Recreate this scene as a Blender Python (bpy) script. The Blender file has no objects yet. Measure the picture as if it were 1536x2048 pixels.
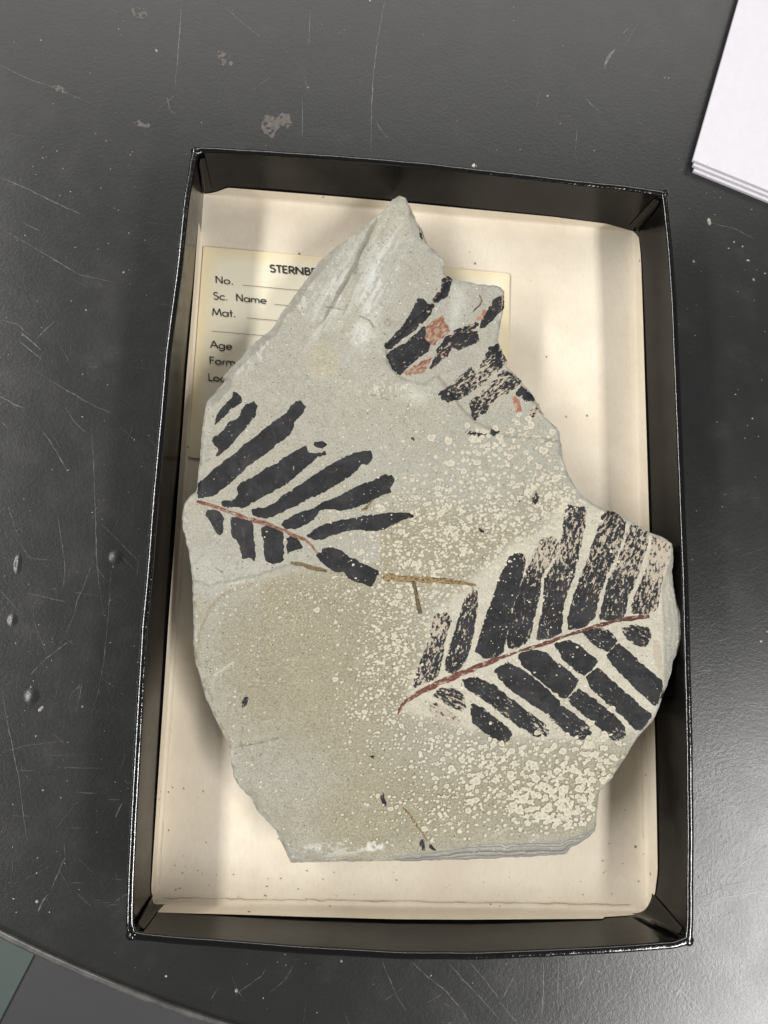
import bpy, math, random
import numpy as np
from mathutils import Matrix

random.seed(7)
RNG = np.random.default_rng(11)
scene = bpy.context.scene

# ------------------------------------------------------------------ camera
CAM = np.array([-0.042614, -0.046620, 0.330166])
ROT = (0.163698, -0.090187, 0.034175)
FPX = 1550.0                                   # focal length in pixels of the 1536 x 2048 picture
cam_data = bpy.data.cameras.new("camera")
cam_data.sensor_fit = 'VERTICAL'
cam_data.sensor_height = 36.0
cam_data.lens = FPX / 2048.0 * 36.0
cam_data.clip_start = 0.01
cam_data.clip_end = 50.0
cam = bpy.data.objects.new("camera", cam_data)
cam.location = CAM
cam.rotation_euler = ROT
scene.collection.objects.link(cam)
scene.camera = cam

# ------------------------------------------------------------------ light
world = bpy.data.worlds.new("World")
scene.world = world
world.use_nodes = True
bg = world.node_tree.nodes["Background"]
bg.inputs["Color"].default_value = (1.0, 0.985, 0.96, 1)
bg.inputs["Strength"].default_value = 0.11


def ceiling_light(name, loc, sx, sy, watts, color=(1, 0.985, 0.965)):
    d = bpy.data.lights.new(name, 'AREA')
    d.shape = 'RECTANGLE'
    d.size, d.size_y = sx, sy
    d.energy = watts
    d.color = color
    o = bpy.data.objects.new(name, d)
    o.location = loc
    v = np.array([0, 0, 0.0]) - np.array(loc)
    # faces the table: roll about the fixture's long (y) axis only
    o.rotation_euler = (0, math.atan2(-v[0], -v[2]), 0)
    scene.collection.objects.link(o)
    return o


ceiling_light("ceiling_light", (1.26, -1.25, 1.75), 0.24, 1.9, 57)
ceiling_light("ceiling_light", (-1.72, 0.25, 1.75), 0.24, 2.6, 60)
ceiling_light("ceiling_light", (0.0, 2.5, 1.75), 3.2, 2.0, 46)  # no fixture: broad panel added as the lit ceiling, for the tabletop's sheen

vs = scene.view_settings
vs.view_transform = 'Standard'
vs.look = 'None'
vs.exposure = 0.0
vs.gamma = 1.0
vs.use_curve_mapping = False

# ------------------------------------------------------------------ helpers
_e = ROT
_cx, _sx, _cy, _sy, _cz, _sz = (math.cos(_e[0]), math.sin(_e[0]), math.cos(_e[1]),
                                math.sin(_e[1]), math.cos(_e[2]), math.sin(_e[2]))
RM = (np.array([[_cz, -_sz, 0], [_sz, _cz, 0], [0, 0, 1]])
      @ np.array([[_cy, 0, _sy], [0, 1, 0], [-_sy, 0, _cy]])
      @ np.array([[1, 0, 0], [0, _cx, -_sx], [0, _sx, _cx]]))


def U(px, py, z):
    """picture point -> world point on the height z (metres)"""
    px, py, z = np.broadcast_arrays(np.asarray(px, float), np.asarray(py, float), np.asarray(z, float))
    d = np.stack([(px - 768) / FPX, (1024 - py) / FPX, -np.ones_like(px)], -1) @ RM.T
    t = (z - CAM[2]) / d[..., 2]
    return CAM + d * t[..., None]


def lin(c):
    c = np.asarray(c, float) / 255.0
    return np.where(c <= 0.04045, c / 12.92, ((c + 0.055) / 1.055) ** 2.4)


def S(r, g, b):
    return tuple(lin((r, g, b))) + (1.0,)


_LAT = RNG.random((8, 256, 256))


def vn(x, y, k=0):
    x = np.asarray(x, float); y = np.asarray(y, float)
    xi = np.floor(x).astype(int); yi = np.floor(y).astype(int)
    fx = x - xi; fy = y - yi
    fx = fx * fx * (3 - 2 * fx); fy = fy * fy * (3 - 2 * fy)
    L = _LAT[k % 8]
    a = L[xi % 256, yi % 256]; b = L[(xi + 1) % 256, yi % 256]
    c = L[xi % 256, (yi + 1) % 256]; d = L[(xi + 1) % 256, (yi + 1) % 256]
    return ((a * (1 - fx) + b * fx) * (1 - fy) + (c * (1 - fx) + d * fx) * fy) * 2 - 1


def fbm(x, y, o=4, k=0):
    s = 0.0; a = 0.5
    for i in range(o):
        s = s + a * vn(x * 2 ** i + 17.3 * i, y * 2 ** i + 9.1 * i, k + i)
        a *= 0.5
    return s


def sstep(a, b, x):
    t = np.clip((x - a) / (b - a), 0, 1)
    return t * t * (3 - 2 * t)


def Z(frame, pts):
    ox, oy, s = frame
    return [(ox + x / s, oy + y / s) for x, y in pts]


FA = (300, 250, 3.072); FB = (700, 250, 3.072); FD = (340, 740, 2.954); FE = (740, 960, 2.3273)
FF = (740, 520, 3.657); FG = (360, 1100, 2.8444); FH = (800, 1400, 2.4774); FL = (380, 480, 5.4857)
FI = (840, 820, 4.2667)


def resample(poly, step, closed=True):
    P = np.asarray(poly, float)
    if closed:
        P = np.vstack([P, P[:1]])
    seg = np.hypot(*np.diff(P, axis=0).T)
    s = np.r_[0, np.cumsum(seg)]
    n = max(8, int(round(s[-1] / step)))
    t = np.linspace(0, s[-1], n + 1)
    if closed:
        t = t[:-1]
    return np.stack([np.interp(t, s, P[:, 0]), np.interp(t, s, P[:, 1])], 1)


def ragged(poly, step, amp, scale, k=0, closed=True, soften=1):
    P = resample(poly, step, closed)
    for _ in range(soften):
        if closed:
            P = (np.roll(P, 1, 0) + 2 * P + np.roll(P, -1, 0)) / 4
    Q = P.copy()
    Q[:, 0] += amp * 2 * fbm(P[:, 0] / scale, P[:, 1] / scale, 3, k)
    Q[:, 1] += amp * 2 * fbm(P[:, 0] / scale + 50, P[:, 1] / scale + 31, 3, k + 1)
    return Q


def inside(poly, X, Y):
    P = np.asarray(poly, float)
    r = np.zeros(np.shape(X), bool)
    x0, y0 = P[:, 0], P[:, 1]
    x1, y1 = np.roll(x0, -1), np.roll(y0, -1)
    for a, b, c, d in zip(x0, y0, x1, y1):
        if b == d:
            continue
        m = (b > Y) != (d > Y)
        r ^= m & (X < (c - a) * (Y - b) / (d - b) + a)
    return r


def grid_fields(poly, x0, y0, nx, ny, step, margin):
    """on a regular grid: inside mask, distance to the outline (clipped), nearest outline point"""
    xs = x0 + np.arange(nx) * step; ys = y0 + np.arange(ny) * step
    X, Y = np.meshgrid(xs, ys, indexing='ij')
    P = np.asarray(poly, float); Q = np.roll(P, -1, 0)
    D = np.full((nx, ny), margin, float); NX = X.copy(); NY = Y.copy()
    ins = np.zeros((nx, ny), bool)
    for (ax, ay), (bx, by) in zip(P, Q):
        if ay != by:
            j0 = int(np.floor((min(ay, by) - y0) / step)); j1 = int(np.ceil((max(ay, by) - y0) / step)) + 1
            j0 = max(j0, 0); j1 = min(j1, ny)
            if j1 > j0:
                yy = ys[j0:j1]
                m = (ay > yy) != (by > yy)
                xc = (bx - ax) * (yy - ay) / (by - ay) + ax
                ins[:, j0:j1] ^= (xs[:, None] < xc[None, :]) & m[None, :]
        i0 = max(0, int((min(ax, bx) - margin - x0) / step)); i1 = min(nx, int((max(ax, bx) + margin - x0) / step) + 2)
        j0 = max(0, int((min(ay, by) - margin - y0) / step)); j1 = min(ny, int((max(ay, by) + margin - y0) / step) + 2)
        if i1 <= i0 or j1 <= j0:
            continue
        xx = X[i0:i1, j0:j1]; yy = Y[i0:i1, j0:j1]
        dx, dy = bx - ax, by - ay
        L = dx * dx + dy * dy + 1e-12
        t = np.clip(((xx - ax) * dx + (yy - ay) * dy) / L, 0, 1)
        qx = ax + t * dx; qy = ay + t * dy
        d = np.hypot(xx - qx, yy - qy)
        b = d < D[i0:i1, j0:j1]
        D[i0:i1, j0:j1][b] = d[b]; NX[i0:i1, j0:j1][b] = qx[b]; NY[i0:i1, j0:j1][b] = qy[b]
    return X, Y, ins, D, NX, NY


def patch(poly, step, margin=8.0):
    """a fine sheet inside a picture-space outline, border vertices lying on the outline"""
    P = np.asarray(poly, float)
    x0, y0 = P.min(0) - 1.5 * step
    nx = int((P[:, 0].max() - x0) / step) + 3; ny = int((P[:, 1].max() - y0) / step) + 3
    X, Y, ins, D, NX, NY = grid_fields(P, x0, y0, nx, ny, step, max(margin, 2 * step))
    snap = (~ins & (D < 0.72 * step)) | (ins & (D < 0.28 * step))
    X = np.where(snap, NX, X); Y = np.where(snap, NY, Y)
    ok = ins | snap
    Dm = np.where(snap, 0, D)
    idx = np.arange(nx * ny).reshape(nx, ny)
    a, b, c, d = idx[:-1, :-1], idx[1:, :-1], idx[1:, 1:], idx[:-1, 1:]
    oa, ob, oc, od = ok[:-1, :-1], ok[1:, :-1], ok[1:, 1:], ok[:-1, 1:]
    alls = snap[:-1, :-1] & snap[1:, :-1] & snap[1:, 1:] & snap[:-1, 1:]
    q = oa & ob & oc & od & ~alls
    quads = np.stack([a[q], d[q], c[q], b[q]], 1)
    tris = []
    for (v, ov) in (((a, b, c), oa & ob & oc & ~od), ((b, c, d), ob & oc & od & ~oa),
                    ((c, d, a), oc & od & oa & ~ob), ((d, a, b), od & oa & ob & ~oc)):
        tris.append(np.stack([v[2][ov], v[1][ov], v[0][ov]], 1))
    tris = np.vstack(tris)
    used = np.zeros(nx * ny, bool)
    used[quads.ravel()] = True
    used[tris.ravel()] = True
    remap = np.cumsum(used) - 1
    X = X.ravel()[used]; Y = Y.ravel()[used]; Dm = Dm.ravel()[used]
    return X, Y, Dm, [tuple(f) for f in remap[quads]] + [tuple(f) for f in remap[tris]]


def link(o, parent=None):
    scene.collection.objects.link(o)
    if parent is not None:
        o.parent = parent
    return o


def mesh(name, verts, faces, material, parent=None, smooth=True, attrs=None):
    me = bpy.data.meshes.new(name)
    me.from_pydata(np.asarray(verts, float).tolist(), [], [list(map(int, f)) for f in faces])
    me.update()
    if smooth:
        me.polygons.foreach_set("use_smooth", np.ones(len(me.polygons), bool))
    for k, v in (attrs or {}).items():
        v = np.asarray(v, np.float32)
        if v.ndim == 1:
            a = me.attributes.new(k, 'FLOAT', 'POINT'); a.data.foreach_set("value", v)
        elif v.shape[1] == 3:
            a = me.attributes.new(k, 'FLOAT_VECTOR', 'POINT'); a.data.foreach_set("vector", v.ravel())
        else:
            a = me.attributes.new(k, 'FLOAT_COLOR', 'POINT'); a.data.foreach_set("color", v.ravel())
    if material is not None:
        me.materials.append(material)
    return link(bpy.data.objects.new(name, me), parent)


def tag(o, label=None, cat=None, group=None, kind=None):
    for k, v in (("label", label), ("category", cat), ("group", group), ("kind", kind)):
        if v is not None:
            o[k] = v
    return o


def empty(name, loc):
    o = bpy.data.objects.new(name, None)
    o.empty_display_size = 0.01
    o.location = loc
    scene.collection.objects.link(o)
    bpy.context.view_layer.update()
    return o


def adopt(o, root):
    """parent to a root that stands at its own base, keeping the world position"""
    o.parent = root
    o.matrix_parent_inverse = Matrix.Translation(root.location).inverted()
    return o


class Mat:
    def __init__(self, name, rough=0.6, spec=0.5):
        self.m = bpy.data.materials.new(name)
        self.m.use_nodes = True
        self.t = self.m.node_tree
        self.b = self.t.nodes["Principled BSDF"]
        self.b.inputs["Roughness"].default_value = rough
        self.b.inputs["Specular IOR Level"].default_value = spec

    def n(self, typ, ins=None, **kw):
        nd = self.t.nodes.new(typ)
        for k, v in kw.items():
            setattr(nd, k, v)
        for k, v in (ins or {}).items():
            self.set(nd.inputs[k], v)
        return nd

    def set(self, sock, v):
        if hasattr(v, "is_output") or isinstance(v, bpy.types.NodeSocket):
            self.t.links.new(v, sock)
        else:
            sock.default_value = v

    def math(self, op, a, b=0.0, c=0.0, clamp=False):
        nd = self.n("ShaderNodeMath", {0: a, 1: b, 2: c}, operation=op)
        nd.use_clamp = clamp
        return nd.outputs[0]

    def mix(self, f, a, b, mode='MIX'):
        nd = self.t.nodes.new("ShaderNodeMix")
        nd.data_type = 'RGBA'
        nd.blend_type = mode
        nd.clamp_factor = True
        self.set(nd.inputs[0], f); self.set(nd.inputs[6], a); self.set(nd.inputs[7], b)
        return nd.outputs[2]

    def noise(self, vec, scale, detail=4, rough=0.6):
        return self.n("ShaderNodeTexNoise", {"Vector": vec, "Scale": scale, "Detail": detail, "Roughness": rough}).outputs[0]

    def ramp(self, x, lo, hi, a=0.0, b=1.0):
        nd = self.n("ShaderNodeMapRange", {0: x, 1: lo, 2: hi, 3: a, 4: b})
        nd.interpolation_type = 'SMOOTHSTEP'
        return nd.outputs[0]

    def pos(self):
        return self.n("ShaderNodeNewGeometry").outputs["Position"]

    def attr(self, name, out="Fac"):
        return self.n("ShaderNodeAttribute", attribute_name=name).outputs[out]

    def scale(self, vec, x, y, z):
        return self.n("ShaderNodeVectorMath", {0: vec, 1: (x, y, z)}, operation='MULTIPLY').outputs[0]

    def bump(self, h, strength, dist, normal=None):
        ins = {"Height": h, "Strength": strength, "Distance": dist}
        nd = self.n("ShaderNodeBump", ins)
        if normal is not None:
            self.set(nd.inputs["Normal"], normal)
        return nd.outputs[0]

    def out(self, **kw):
        for k, v in kw.items():
            self.set(self.b.inputs[k.replace("_", " ")], v)
        return self.m


# ------------------------------------------------------------------ materials
def m_table():
    m = Mat("table_coating", 0.42, 0.66)
    p = m.pos()
    big = m.noise(p, 9, 5, 0.6)
    mid = m.noise(p, 60, 5, 0.65)
    fine = m.noise(p, 900, 3, 0.7)
    col = m.mix(m.ramp(big, 0.3, 0.7), S(35, 35, 35), S(40, 40, 40))
    col = m.mix(m.ramp(mid, 0.5, 0.85), col, S(48, 48, 47))
    col = m.mix(m.math('MULTIPLY', m.ramp(fine, 0.62, 0.8), 0.25), col, S(90, 90, 88))
    # fine brushing of old scratches in two directions
    r1 = m.n("ShaderNodeMapping", {"Vector": p, "Rotation": (0, 0, 0.75), "Scale": (40, 900, 1)}).outputs[0]
    s1 = m.noise(r1, 1.0, 3, 0.6)
    r2 = m.n("ShaderNodeMapping", {"Vector": p, "Rotation": (0, 0, -0.5), "Scale": (60, 1100, 1)}).outputs[0]
    s2 = m.noise(r2, 1.0, 3, 0.6)
    scr = m.math('MAXIMUM', m.ramp(s1, 0.66, 0.74), m.ramp(s2, 0.67, 0.75))
    scr = m.math('MULTIPLY', scr, m.ramp(m.noise(p, 22, 3), 0.48, 0.68))
    col = m.mix(m.math('MULTIPLY', scr, 0.36), col, S(120, 120, 118))
    rough = m.math('ADD', m.ramp(mid, 0.2, 0.85, 0.27, 0.33), m.math('MULTIPLY', scr, 0.12))
    nrm = m.bump(m.noise(p, 640, 4, 0.6), 0.22, 0.0003)
    nrm = m.bump(m.noise(p, 1900, 2, 0.6), 0.22, 0.00018, nrm)
    # small dents knocked into the top
    dent = None
    for (x, y, r, q) in ((232, 1114, 17, 1.0), (36, 1128, 22, 0.4), (64, 1392, 18, 0.9), (25, 1240, 14, 0.8)):
        c = U(x, y, -0.002)
        d = m.n("ShaderNodeVectorMath", {0: p, 1: tuple(c)}, operation='SUBTRACT').outputs[0]
        d = m.scale(d, 1 / q, 1, 1)
        L = m.n("ShaderNodeVectorMath", {0: d}, operation='LENGTH').outputs[1]
        h = m.ramp(L, 0.0, r * 0.00021, 1, 0)
        dent = h if dent is None else m.math('ADD', dent, h)
    nrm = m.bump(dent, 0.7, 0.0006, nrm)
    return m.out(Base_Color=col, Roughness=rough, Normal=nrm)


def m_scratch():
    m = Mat("scratch_mark", 0.34, 0.9)
    v = m.noise(m.pos(), 500, 3)
    col = m.mix(m.ramp(v, 0.35, 0.7), S(58, 58, 57), S(108, 107, 105))
    return m.out(Base_Color=col)


def m_simple(name, c, rough=0.7, var=0.08, scale=300, spec=0.4, bump=0.0, metal=0.0):
    m = Mat(name, rough, spec)
    p = m.pos()
    v = m.noise(p, scale, 4, 0.65)
    a = tuple(min(1, x * (1 - var)) for x in c[:3]) + (1,)
    b = tuple(min(1, x * (1 + var)) for x in c[:3]) + (1,)
    m.out(Base_Color=m.mix(m.ramp(v, 0.3, 0.7), a, b), Metallic=metal)
    if bump:
        m.out(Normal=m.bump(v, 0.5, bump))
    return m.m


def m_black_paper():
    m = Mat("glossy_black_paper", 0.3, 0.3)
    p = m.pos()
    st = m.noise(m.scale(p, 60, 60, 420), 1.0, 4, 0.65)
    v = m.noise(p, 130, 5, 0.65)
    col = m.mix(m.ramp(v, 0.35, 0.7), S(10, 9, 9), S(22, 20, 18))
    col = m.mix(m.math('MULTIPLY', m.ramp(st, 0.55, 0.75), 0.4), col, S(16, 14, 13))
    m.out(Base_Color=col, Roughness=m.ramp(v, 0.3, 0.7, 0.13, 0.24))
    m.out(Normal=m.bump(m.noise(p, 260, 3, 0.6), 0.10, 0.0004))
    return m.m


def m_rim():
    m = Mat("glossy_black_edge", 0.13, 0.7)
    p = m.pos()
    v = m.noise(p, 520, 3, 0.6)
    m.out(Base_Color=m.mix(m.ramp(m.noise(p, 900, 3), 0.60, 0.8), S(5, 5, 5), S(14, 13, 12)))
    m.out(Normal=m.bump(v, 0.4, 0.0005), Coat_Weight=1.0, Coat_Roughness=0.06)
    return m.m


def m_liner():
    m = Mat("cream_liner_paper", 0.75, 0.3)
    p = m.pos()
    big = m.noise(p, 28, 5, 0.6)
    fib = m.noise(m.scale(p, 900, 300, 900), 1.0, 4, 0.7)
    col = m.mix(m.ramp(big, 0.32, 0.7), S(229, 219, 200), S(217, 205, 185))
    col = m.mix(m.math('MULTIPLY', m.ramp(fib, 0.4, 0.75), 0.2), col, S(196, 180, 155))
    vo = m.n("ShaderNodeTexVoronoi", {"Vector": p, "Scale": 210.0, "Randomness": 1.0})
    rnd = m.n("ShaderNodeSeparateColor", {0: vo.outputs["Color"]}).outputs[0]
    speck = m.math('MULTIPLY', m.ramp(vo.outputs["Distance"], 0.10, 0.16, 1, 0), m.ramp(rnd, 0.93, 0.95))
    col = m.mix(m.math('MULTIPLY', speck, 0.75), col, S(92, 78, 60))
    m.out(Base_Color=col, Normal=m.bump(fib, 0.25, 0.0002))
    return m.m


def m_card():
    m = Mat("yellowed_card", 0.62, 0.35)
    p = m.pos()
    v = m.noise(p, 45, 4, 0.6)
    c = m.attr("edge")
    col = m.mix(m.ramp(v, 0.3, 0.7), S(234, 227, 205), S(228, 219, 194))
    col = m.mix(m.ramp(c, 0.0, 1.0, 0.55, 0.0), col, S(226, 206, 156))
    m.out(Base_Color=col, Normal=m.bump(m.noise(p, 1800, 2), 0.1, 0.0001))
    return m.m


def m_rock():
    m = Mat("grey_shale", 0.82, 0.3)
    p = m.pos()
    col = m.attr("tone", "Color")
    g1 = m.noise(p, 1500, 4, 0.75)
    g2 = m.noise(p, 3600, 2, 0.6)
    col = m.mix(m.ramp(g1, 0.34, 0.68, 0.0, 0.42), col, S(200, 197, 187))
    col = m.mix(m.ramp(g1, 0.52, 0.28, 0.0, 0.5), col, S(118, 113, 100))
    col = m.mix(m.ramp(g2, 0.62, 0.78, 0.0, 0.30), col, S(225, 222, 212))
    col = m.mix(m.ramp(m.noise(p, 260, 5, 0.7), 0.42, 0.72, 0.0, 0.30), col, S(138, 132, 118))
    sc_ = m.noise(m.n("ShaderNodeMapping", {"Vector": p, "Rotation": (0, 0, 0.7), "Scale": (180, 900, 300)}).outputs[0], 1.0, 4, 0.7)
    col = m.mix(m.ramp(sc_, 0.62, 0.74, 0.0, 0.35), col, S(214, 211, 203))
    # strata show where the broken side faces us
    side = m.attr("side")
    zed = m.n("ShaderNodeSeparateXYZ", {0: p}).outputs[2]
    warp = m.math('MULTIPLY', m.noise(p, 70, 3), 0.0022)
    lay = m.noise(m.n("ShaderNodeCombineXYZ", {0: 0.0, 1: 0.0, 2: m.math('ADD', zed, warp)}).outputs[0], 1150, 3, 0.7)
    col = m.mix(m.math('MULTIPLY', side, m.ramp(lay, 0.35, 0.65, 0.0, 1.0)), col, S(112, 110, 107))
    vo = m.n("ShaderNodeTexVoronoi", {"Vector": p, "Scale": 520.0, "Randomness": 1.0})
    rnd = m.n("ShaderNodeSeparateColor", {0: vo.outputs["Color"]}).outputs[0]
    speck = m.math('MULTIPLY', m.ramp(vo.outputs["Distance"], 0.10, 0.2, 1, 0), m.ramp(rnd, 0.80, 0.83))
    col = m.mix(m.math('MULTIPLY', speck, 0.75), col, S(62, 56, 48))
    wfl = m.math('MULTIPLY', m.ramp(vo.outputs["Distance"], 0.12, 0.25, 1, 0), m.ramp(rnd, 0.17, 0.14))
    col = m.mix(m.math('MULTIPLY', wfl, 0.55), col, S(232, 229, 220))
    nrm = m.bump(m.noise(p, 420, 7, 0.75), 0.7, 0.0009)
    nrm = m.bump(g2, 0.35, 0.00022, nrm)
    nrm = m.bump(m.noise(p, 95, 5, 0.62), 0.45, 0.0016, nrm)
    m.out(Base_Color=col, Normal=nrm)
    return m.m


def m_leaf():
    m = Mat("carbon_film", 0.5, 0.3)
    w = m.attr("wear")
    uv = m.attr("along", "Vector")
    streak = m.noise(m.scale(uv, 0.5, 1.0, 1.0), 1.0, 7, 0.68)
    fine = m.noise(m.scale(uv, 1.0, 5.0, 1.0), 1.0, 3, 0.6)
    gr = m.noise(m.pos(), 1900, 2, 0.6)
    dark = m.mix(m.ramp(fine, 0.3, 0.7), S(17, 17, 19), S(36, 36, 38))
    dark = m.mix(m.ramp(m.noise(m.scale(uv, 0.12, 0.12, 1.0), 1.0, 4, 0.6), 0.4, 0.7, 0.0, 0.55), dark, S(56, 56, 59))  # broad grey sheen patches painted into the film colour
    dark = m.mix(m.ramp(m.noise(m.scale(uv, 0.2, 0.3, 1.0), 1.0, 6, 0.7), 0.55, 0.72, 0.0, 0.7), dark, S(66, 55, 44))
    dark = m.mix(m.ramp(gr, 0.55, 0.8, 0.0, 0.35), dark, S(84, 84, 86))
    tint = m.attr("tint", "Color")
    pale = m.mix(m.ramp(gr, 0.3, 0.7, 0.0, 0.35), tint, S(110, 92, 80))
    pale = m.mix(m.ramp(m.noise(m.scale(uv, 0.35, 0.7, 1.0), 1.0, 5, 0.7), 0.40, 0.66, 0.0, 0.85), pale, S(174, 160, 138))
    lost = m.ramp(m.math('ADD', streak, w), 0.64, 0.67)
    col = m.mix(lost, dark, pale)
    vo = m.n("ShaderNodeTexVoronoi", {"Vector": m.pos(), "Scale": 520.0, "Randomness": 1.0})
    rnd = m.n("ShaderNodeSeparateColor", {0: vo.outputs["Color"]}).outputs[0]
    fleck = m.math('MULTIPLY', m.ramp(vo.outputs["Distance"], 0.12, 0.2, 1, 0), m.ramp(rnd, 0.90, 0.92))
    col = m.mix(m.math('MULTIPLY', fleck, m.attr("fleck")), col, S(196, 190, 176))
    nrm = m.bump(fine, 0.35, 0.0002)
    nrm = m.bump(lost, 0.5, -0.00015, nrm)
    m.out(Base_Color=col, Roughness=m.ramp(lost, 0, 1, 0.6, 0.85), Normal=nrm)
    return m.m


def m_spot():
    m = Mat("pale_mineral", 0.75, 0.35)
    t = m.attr("ring")
    v = m.noise(m.pos(), 1500, 2)
    col = m.mix(m.ramp(t, 0.25, 0.75), S(170, 163, 146), S(192, 185, 166))
    col = m.mix(m.ramp(v, 0.4, 0.75, 0.0, 0.5), col, S(206, 200, 182))
    m.out(Base_Color=col, Normal=m.bump(v, 0.4, 0.0002))
    return m.m


def m_stem():
    m = Mat("red_stem", 0.6, 0.4)
    uv = m.attr("along", "Vector")
    v = m.noise(m.scale(uv, 0.7, 1.8, 1), 1.0, 6, 0.75)
    base = m.attr("tint", "Color")
    col = m.mix(m.ramp(v, 0.38, 0.6, 0.9, 0.0), base, S(70, 44, 38))
    col = m.mix(m.ramp(v, 0.55, 0.66, 0.0, 0.85), col, S(184, 160, 142))
    gap = m.noise(m.scale(uv, 0.3, 0.5, 1), 1.0, 6, 0.75)
    col = m.mix(m.ramp(gap, 0.54, 0.6), col, S(190, 176, 156))
    col = m.mix(m.ramp(gap, 0.42, 0.36), col, S(52, 38, 34))
    m.out(Base_Color=col, Normal=m.bump(v, 0.9, 0.0009))
    return m.m


def m_twig():
    m = Mat("straw_twig", 0.65, 0.35)
    uv = m.attr("along", "Vector")
    v = m.noise(m.scale(uv, 0.8, 2.6, 1), 1.0, 4, 0.75)
    col = m.mix(m.ramp(v, 0.4, 0.56), S(62, 52, 36), S(160, 138, 98))
    col = m.mix(m.ramp(m.math('ADD', v, m.attr("wear")), 0.60, 0.68), col, S(48, 44, 38))
    m.out(Base_Color=col, Normal=m.bump(v, 0.5, 0.0004))
    return m.m


M_TABLE = m_table(); M_SCR = m_scratch(); M_PAPER = m_black_paper(); M_RIM = m_rim(); M_LINER = m_liner()
M_CARD = m_card(); M_ROCK = m_rock(); M_LEAF = m_leaf(); M_SPOT = m_spot(); M_STEM = m_stem(); M_TWIG = m_twig()
M_INK = m_simple("printing_ink", S(44, 42, 40), 0.6, 0.2, 1500)
M_WHITE = m_simple("white_card_stock", S(214, 211, 216), 0.6, 0.02, 200, 0.35, 0.00005)
M_TRIM = m_simple("worn_metal_edge", S(128, 127, 124), 0.34, 0.25, 160, 0.5, 0.0002, 0.7)
M_FLOOR = m_simple("dark_floor", S(68, 67, 69), 0.55, 0.05, 8, 0.4)
M_FLOOR2 = m_simple("grey_green_floor", S(80, 90, 87), 0.55, 0.05, 8, 0.4)
M_GRAIN = m_simple("pale_grit", S(150, 147, 138), 0.8, 0.4, 500, 0.3)
M_BOARD = m_simple("raw_board", S(120, 108, 92), 0.85, 0.2, 500, 0.2)

ZT = -0.002                                    # table top
H = 0.0306                                     # tray rim

# ------------------------------------------------------------------ floor far below and the table
C0 = np.array([0.1019, 0.4008]); R0 = 0.6200


def plane(name, z, x0, x1, y0, y1, m):
    return mesh(name, [(x0, y0, z), (x1, y0, z), (x1, y1, z), (x0, y1, z)], [(0, 1, 2, 3)], m, None, False)


tag(plane("floor", -0.78, -6, 6, -6, 6, M_FLOOR), kind="structure")
a = U(70, 1905, -0.776); b = U(-6, 2052, -0.776)
dirv = (a - b)[:2] / np.hypot(*(a - b)[:2])
nrm2 = np.array([-dirv[1], dirv[0]])           # to the left of the joint
q = [a[:2] + dirv * 1.5, b[:2] - dirv * 1.5, b[:2] - dirv * 1.5 + nrm2 * 2.5, a[:2] + dirv * 1.5 + nrm2 * 2.5]
tag(mesh("floor_strip", [(x, y, -0.776) for x, y in q], [(0, 3, 2, 1)], M_FLOOR2, None, False), kind="structure")

table = empty("round_table", (C0[0], C0[1], -0.78))
tag(table, "worn dark grey round table top with metal edge under the tray", "table")
N = 360
rings = []
rad = [0.0, 0.15, 0.3, 0.45, 0.58, R0 - 0.004, R0 - 0.0022, R0 - 0.0018]
zz = [0, 0, 0, 0, 0, 0, -0.0004, -0.03]
V = []; F = []
for r_, z_ in zip(rad, zz):
    for i in range(N):
        th = 2 * math.pi * i / N
        V.append((C0[0] + r_ * math.cos(th), C0[1] + r_ * math.sin(th), ZT + z_))
for k in range(len(rad) - 1):
    for i in range(N):
        j = (i + 1) % N
        if k == 0:
            F.append((i, N + i, N + j))
        else:
            F.append((k * N + i, (k + 1) * N + i, (k + 1) * N + j, k * N + j))
adopt(mesh("table_top", V, F, M_TABLE), table)
V = []; F = []
prof = [(R0 - 0.0019, -0.001), (R0 - 0.0016, 0.0002), (R0 - 0.0006, 0.0007), (R0 + 0.0006, 0.0003), (R0 + 0.001, -0.001),
        (R0 + 0.001, -0.026), (R0 - 0.0015, -0.027)]
for r_, z_ in prof:
    for i in range(N):
        th = 2 * math.pi * i / N
        V.append((C0[0] + r_ * math.cos(th), C0[1] + r_ * math.sin(th), ZT + z_))
for k in range(len(prof) - 1):
    for i in range(N):
        j = (i + 1) % N
        F.append((k * N + i, (k + 1) * N + i, (k + 1) * N + j, k * N + j))
adopt(mesh("edge_band", V, F, M_TRIM), table)
# pedestal
V = []; F = []
prof = [(0.22, 0.0), (0.22, 0.02), (0.05, 0.05), (0.035, 0.1), (0.035, 0.74), (0.12, 0.748)]
for r_, z_ in prof:
    for i in range(48):
        th = 2 * math.pi * i / 48
        V.append((C0[0] + r_ * math.cos(th), C0[1] + r_ * math.sin(th), -0.78 + z_))
for k in range(len(prof) - 1):
    for i in range(48):
        j = (i + 1) % 48
        F.append((k * 48 + i, k * 48 + j, (k + 1) * 48 + j, (k + 1) * 48 + i))
adopt(mesh("pedestal", V, F, M_TRIM), table)

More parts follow.
